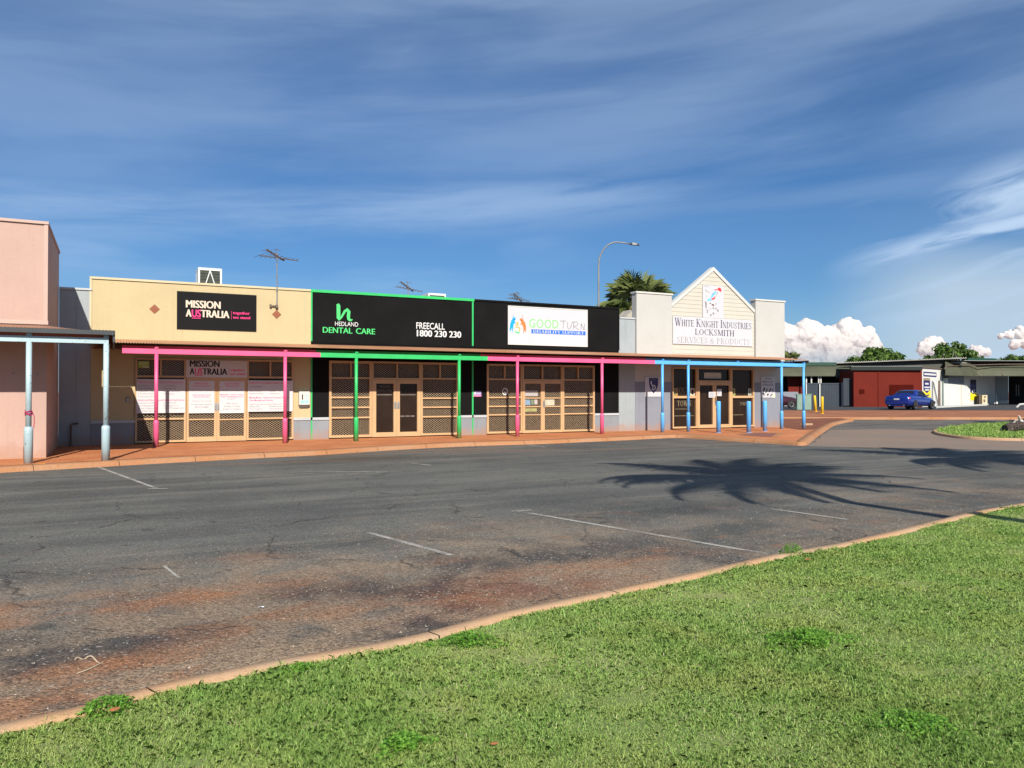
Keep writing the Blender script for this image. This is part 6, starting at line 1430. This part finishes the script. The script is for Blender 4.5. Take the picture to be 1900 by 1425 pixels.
for i in range(7):
    b = MB(); t = .15 + i * .27; p = e1 * (-.3 + t) + e2 * (.05) + Vector((0, 0, .2 + t * .46)); q = p + e1 * r_.uniform(-.25, .2) - e2 * .16 + Vector((0, 0, r_.uniform(-.05, .25))); b.tube([p, (p + q) / 2 + Vector((0, 0, .06)), q], [.06, .045, .02], 6); b.build('frond_stub', stub_, lg, False, L0)

# ------------------------------------------------------------------ cumulus
def cloud(lumps, d, label, seed):
    r_ = np.random.RandomState(seed); bm = bmesh.new(); bmesh.ops.create_icosphere(bm, subdivisions=3, radius=1); sv = np.array([v.co[:] for v in bm.verts]); sf = np.array([[v.index for v in f.verts] for f in bm.faces]); bm.free()
    allv, allf, n = [], [], 0; K = d / FPX
    balls = []
    for px, py, rp in lumps:
        balls.append((px, py, 0, rp))
        for i in range(int(10 + rp * .5)):
            a = r_.uniform(0, 2 * np.pi); e = np.arcsin(r_.uniform(-.35, 1)); rr = rp * r_.uniform(.22, .46); q = rp * .86
            balls.append((px + q * np.cos(e) * np.cos(a), py - q * np.sin(e), -q * np.cos(e) * abs(np.sin(a)) * .8, rr))
    for px, py, dz, rp in balls:
        x, y = cw(px, d + dz * K); c = np.array([x, y, zpy(py, d)]); v = sv * rp * K * np.array([1, 1, .92]) + c; allv.append(v); allf.append(sf + n); n += len(sv)
    V = np.concatenate(allv); Fc = np.concatenate(allf); base = np.array([*cw(lumps[0][0], d), 0.0])
    me = bpy.data.meshes.new('cumulus_cloud'); me.from_pydata((V - base).tolist(), [], Fc.tolist()); me.polygons.foreach_set('use_smooth', [True] * len(me.polygons)); me.materials.append(M['cloud'])
    o = link('cumulus_cloud', me, None, Vector(base)); md = o.modifiers.new('merge', 'REMESH'); md.mode = 'VOXEL'; md.voxel_size = 1.15 * K; md.use_smooth_shade = True
    for sc_, st_, dp in ((18, 11.0, 2), (8.0, 3.4, 2)):
        tx = bpy.data.textures.new('billow', 'CLOUDS'); tx.noise_scale = sc_ * K; tx.noise_depth = dp; tx.noise_basis = 'BLENDER_ORIGINAL'; tx.contrast = 1.15
        dm = o.modifiers.new('billow', 'DISPLACE'); dm.texture = tx; dm.strength = st_ * K; dm.mid_level = .5; dm.texture_coords = 'LOCAL'
    sm = o.modifiers.new('soften', 'SMOOTH'); sm.factor = .5; sm.iterations = 10
    tag(o, label, 'cloud', 'cumulus clouds low over the horizon')
m = bpy.data.materials.new('cloud'); m.use_nodes = True; nt = m.node_tree; nt.nodes.clear(); T = NT(nt)
df = T.n('ShaderNodeBsdfDiffuse', Color=(.80, .78, .74, 1)); tl = T.n('ShaderNodeBsdfTranslucent', Color=(.85, .87, .92, 1)); mx = T.n('ShaderNodeMixShader', Fac=.5); nt.links.new(df.outputs[0], mx.inputs[1]); nt.links.new(tl.outputs[0], mx.inputs[2])
lw = T.n('ShaderNodeLayerWeight', Blend=.5); P = pos(T); nz = T.noise(P, .012, 6, .65)
sp = T.n('ShaderNodeSeparateXYZ', Vector=P)
edge = T.ss(T.m('ADD', T.m('SUBTRACT', 1, lw.outputs['Facing']), T.m('MULTIPLY', T.m('SUBTRACT', nz, .5), .7)), .02, .80)
low_ = T.ss(T.m('ADD', sp.outputs[2], T.m('MULTIPLY', T.m('SUBTRACT', nz, .5), 120)), 70, 260)  # cloud foot fades to transparent, imitating haze at the base
tb = T.n('ShaderNodeBsdfTransparent'); m2 = T.n('ShaderNodeMixShader', Fac=T.m('ADD', .10, T.m('MULTIPLY', low_, .9))); nt.links.new(tb.outputs[0], m2.inputs[1]); nt.links.new(mx.outputs[0], m2.inputs[2])
oo = T.n('ShaderNodeOutputMaterial'); nt.links.new(m2.outputs[0], oo.inputs[0]); M['cloud'] = m
cloud([(1462, 632, 34), (1498, 636, 38), (1535, 634, 28), (1570, 622, 26), (1590, 634, 32), (1612, 648, 22), (1632, 658, 14), (1480, 668, 40), (1540, 670, 46), (1600, 672, 38)], 3200, 'big white cumulus cloud rising above the blue end of the veranda', 3)
cloud([(1722, 648, 18), (1735, 640, 14), (1745, 656, 18), (1812, 652, 14), (1826, 654, 10)], 3600, 'small white cumulus cloud behind the two leafy trees', 5)
cloud([(1856, 622, 6), (1872, 620, 9), (1894, 618, 11), (1915, 622, 12), (1884, 640, 9), (1904, 638, 11), (1925, 640, 13)], 4000, 'flat based white cumulus cloud at the right edge above the arcade', 7)

# ------------------------------------------------------------------ grass and small things
npr = np.random.RandomState(11)
def blades(name, pts, h, w, lean, rnd, mat, z0):
    n = len(pts); az = npr.uniform(0, 2 * np.pi, n); fa = npr.uniform(0, 2 * np.pi, n)
    h = h[:, None] if hasattr(h, 'shape') else h; w = w[:, None] if hasattr(w, 'shape') else w
    d = np.stack([np.cos(az), np.sin(az), np.zeros(n)], 1); s = np.stack([np.cos(fa), np.sin(fa), np.zeros(n)], 1)
    ln = lean[:, None]; base = np.concatenate([pts, z0[:, None] if hasattr(z0, 'shape') else np.full((n, 1), z0)], 1); up = np.array([[0, 0, 1.0]])
    mid = base + (d * ln * .45 + up * np.sqrt(np.clip(1 - ln ** 2 * .3, .1, 1)) * .60) * h; tip = base + (d * ln * 1.05 + up * np.clip(1 - ln * .55, .15, 1)) * h
    V = np.empty((n, 5, 3)); V[:, 0] = base - s * w; V[:, 1] = base + s * w; V[:, 2] = mid + s * w * .8; V[:, 3] = tip; V[:, 4] = mid - s * w * .8
    me = bpy.data.meshes.new(name); me.vertices.add(n * 5); me.vertices.foreach_set('co', V.reshape(-1)); k = np.arange(n) * 5
    me.loops.add(n * 5); me.loops.foreach_set('vertex_index', np.arange(n * 5, dtype=np.int32)); me.polygons.add(n)
    me.polygons.foreach_set('loop_start', k.astype(np.int32)); me.polygons.foreach_set('loop_total', np.full(n, 5, np.int32))
    me.update(calc_edges=True); me.materials.append(mat); a = me.attributes.new('rnd', 'FLOAT', 'FACE'); a.data.foreach_set('value', rnd.astype(np.float32)); return me
def lowf(p, seed, sc):
    r_ = np.random.RandomState(seed); o_ = np.zeros(len(p))
    for i in range(7): k = r_.normal(size=2) * sc * (1 + .45 * i); o_ += np.sin(p @ k + r_.uniform(0, 6.28)) / (1 + .25 * i)
    return o_ / 2.2
vx = np.array([p[0] for p in vin]); vy = np.array([p[1] for p in vin])
NB = 460000; dd = 2.5 + (13.6 - 2.5) * npr.uniform(0, 1, NB * 4) ** 1.25; ll = npr.uniform(-.80, .80, NB * 4) * dd
P2 = np.stack([CC * dd + SS * ll, SS * dd - CC * ll], 1); gap = np.interp(P2[:, 0], vx, vy) - P2[:, 1]
ok = (npr.uniform(0, 1, NB * 4) > .55 * np.clip(lowf(P2, 14, 3.4) - .35, 0, 1)) & (gap > -.015 + .05 * lowf(P2, 9, 5.0)) & (P2[:, 0] < 15.5); P2, dd, gap = P2[ok][:NB], dd[ok][:NB], gap[ok][:NB]
lush = lowf(P2, 3, 1.6); fine_ = lowf(P2, 4, 6.5); hh = (.021 + .010 * np.clip(lush, -1, 1) + .008 * np.clip(fine_, -1, 1) + npr.exponential(.006, len(P2))) * (1 + .35 * np.exp(-np.clip(gap, 0, 9) / .12))
ww = .00145 * (dd / 4) ** .75 * npr.uniform(.7, 1.4, len(P2)); lean_ = npr.uniform(.3, 1.15, len(P2)); rn_ = np.clip(npr.beta(2, 2.6, len(P2)) * .78 - .09 * lush - .05 * fine_ + (npr.uniform(0, 1, len(P2)) < .08 + .16 * np.clip(lowf(P2, 8, 2.6) - .25, 0, 1) + .10 * np.exp(-np.clip(dd - 3.2, 0, 9) / 1.2)) * npr.uniform(.2, .5, len(P2)), 0, 1)
o = link('grass', blades('grass', P2, hh, ww, lean_, rn_, M['grass'], -.022), None, Vector((0, 0, 0))); tag(o, kind='stuff'); o['label'] = 'mown green lawn with dry straw flecks in the foreground'
ix = np.array([p[0] for p in isl]); iy = np.array([p[1] for p in isl])
def inside(P, xs, ys):
    c = np.zeros(len(P), bool); j = len(xs) - 1
    for i in range(len(xs)):
        q = ((ys[i] > P[:, 1]) != (ys[j] > P[:, 1])) & (P[:, 0] < (xs[j] - xs[i]) * (P[:, 1] - ys[i]) / (ys[j] - ys[i] + 1e-12) + xs[i]); c ^= q; j = i
    return c
Pi = np.stack([npr.uniform(ix.min(), ix.max(), 60000), npr.uniform(iy.min(), iy.max(), 60000)], 1); Pi = Pi[inside(Pi, ix, iy)][:26000]; lu = lowf(Pi, 6, .9)
zi = np.array([hz(depth(x, y)) for x, y in Pi]) - .03
o = link('island_grass', blades('island_grass', Pi, .10 + .04 * lu + npr.exponential(.02, len(Pi)), npr.uniform(.008, .014, len(Pi)), npr.uniform(.2, 1.0, len(Pi)), np.clip(npr.beta(2, 3, len(Pi)) * .7, 0, 1), M['grass'], zi), None, Vector((0, 0, 0))); tag(o, kind='stuff'); o['label'] = 'green grass on the kerbed island by the far road'
# broadleaf weed clumps in the lawn
def weed(px, py, r_, hgt, label, seed, n=420):
    q = random.Random(seed); x, y = gp(px, py, 0); V, Fc, rn = [], [], []
    for i in range(n):
        a = q.uniform(0, 6.283); t = q.random() ** .6 * (1 + .35 * math.sin(2 * a + seed) + .25 * math.sin(5 * a + 2 * seed)); c = Vector((math.cos(a) * t * r_, math.sin(a) * t * r_ * .8, hgt * max(.12, 1 - t * t * .8) * q.uniform(.35, 1))); s = q.uniform(.006, .013)
        nrm = Vector((q.gauss(0, .5), q.gauss(0, .5), 1)).normalized(); t_ = nrm.cross(Vector((q.gauss(0, 1), q.gauss(0, 1), 0.01))).normalized(); u = nrm.cross(t_); k = len(V)
        V += [c - t_ * s, c + u * s * .6, c + t_ * s, c - u * s * .6]; Fc.append((k, k + 1, k + 2, k + 3)); rn.append(q.random())
        if i % 3 == 0:
            k = len(V); b0 = Vector((c.x * .7, c.y * .7, -.02)); V += [b0 - u * .0012, b0 + u * .0012, c + u * .0008, c - u * .0008]; Fc.append((k, k + 1, k + 2, k + 3)); rn.append(.3)
    me = bpy.data.meshes.new('weed'); me.from_pydata(V, [], Fc); me.materials.append(M['weed']); a = me.attributes.new('rnd', 'FLOAT', 'FACE'); a.data.foreach_set('value', rn)
    o = link('weed_clump', me, None, Vector((x, y, -.01))); return tag(o, label, 'weed', 'leafy weed clumps in the lawn')
weed(752, 1378, .115, .07, 'bright green leafy weed clump alone near the bottom edge of the lawn', 1, 700)
weed(1495, 1185, .26, .075, 'broad spreading weed clump in the middle of the lawn', 2, 1500)
weed(868, 1188, .20, .07, 'dark green weed clump just inside the verge kerb', 3, 900)
weed(1690, 1340, .22, .05, 'flat weed clump towards the bottom right of the lawn', 4, 1000)
weed(205, 1310, .16, .07, 'ragged weed clump spilling over the kerb at the left end', 5, 700)
weed(1468, 1026, .15, .12, 'wispy weed growing through the kerb beside a bay line', 6, 380)
weed(560, 1240, .10, .05, 'tiny weed clump on the kerb edge left of the dark one', 7, 300)
# litter on the asphalt
b = MB(); pa = [gp(x, y, -.11) for x, y in ((142, 1222), (155, 1218.5), (172, 1218), (191, 1227.5))]; pb2 = [gp(x, y, -.11) for x, y in ((191, 1227.5), (170, 1238), (146, 1247))]
b.tube([(x, y, -.112 + .012 * math.sin(i)) for i, (x, y) in enumerate(catmull(pa, 4))], .0045, 6); b.tube([(x, y, -.112) for x, y in catmull(pb2, 4)], .004, 6)
o = b.build('twig', M['twig'], None); tag(o, 'pale bent twig lying on the dirty asphalt near the bottom left', 'twig')
def scrap(px, py, s, mat, name, label, cat, seed, zo=-.115):
    q = random.Random(seed); x, y = gp(px, py, zo); mb = MB(); n = 7; top = [(x + s * q.uniform(.7, 1.1) * math.cos(6.283 * i / n), y + s * .8 * q.uniform(.7, 1.1) * math.sin(6.283 * i / n), zo + q.uniform(.002, s * .35)) for i in range(n)]
    for i in range(n): mb.face([top[i], top[(i + 1) % n], (x, y, zo + s * .28)])
    o = mb.build(name, mat, None); return tag(o, label, cat)
scrap(486, 1126, .028, M['litter'], 'paper_scrap', 'crumpled white scrap on the dusty asphalt left of the red stain', 'litter', 1)
scrap(1499, 1038, .04, M['brownleaf'], 'dry_leaf', 'curled orange brown leaf on the lawn beside the kerb', 'leaf', 4, .015)
scrap(215, 1316, .03, M['brownleaf'], 'dry_leaf', 'brown leaf caught in the weeds at the left kerb', 'leaf', 5, .03)
scrap(918, 1378, .022, M['brownleaf'], 'dry_leaf', 'tiny russet leaf low in the middle of the lawn', 'leaf', 6, .012)

# loose stones gathered along the verge and over the dusty end of the car park
def stones():
    r_ = np.random.RandomState(5); V, Fc = [], []
    tet = np.array([[1, 0, -.5], [-.5, .87, -.5], [-.5, -.87, -.5], [.1, .05, .75], [.7, .6, .2]]); fs = ((0, 1, 4), (1, 2, 3), (2, 0, 3), (0, 4, 3), (4, 1, 3))
    for i in range(5200):
        x = r_.uniform(-3, 12); g = r_.exponential(1.0) + .03 if i % 3 else r_.uniform(.2, 4.5); y = float(np.interp(x, [p[0] for p in vpath], [p[1] for p in vpath])) + g
        if y > 12: continue
        s = r_.uniform(.003, .008) * (1.6 if r_.rand() < .05 else 1); a = r_.uniform(0, 6.28); c, d_ = math.cos(a), math.sin(a); k = len(V)
        for p in tet * s * r_.uniform(.6, 1.3, (5, 3)): V.append((x + p[0] * c - p[1] * d_, y + p[0] * d_ + p[1] * c, -.119 + p[2] + s * .4))
        Fc += [tuple(k + j for j in f) for f in fs]
    me = bpy.data.meshes.new('loose_gravel'); me.from_pydata(V, [], Fc); me.materials.append(MATS_GRAVEL); o = link('loose_gravel', me, None, Vector((0, 0, 0))); tag(o, kind='stuff'); o['label'] = 'loose grey and pale chips scattered on the dusty asphalt'
m_, T_, b_, o_ = new_mat('loose chips'); P_ = pos(T_); v_ = T_.n('ShaderNodeTexVoronoi', Scale=35.0); T_.put(v_.inputs['Vector'], P_); sc_ = T_.n('ShaderNodeSeparateColor'); T_.put(sc_.inputs[0], v_.outputs['Color'])
T_.put(b_.inputs['Base Color'], T_.mix(T_.ss(sc_.outputs[0], .3, 1.0), (.06, .058, .055), (.36, .31, .25))); b_.inputs['Roughness'].default_value = .9; MATS_GRAVEL = m_
stones()
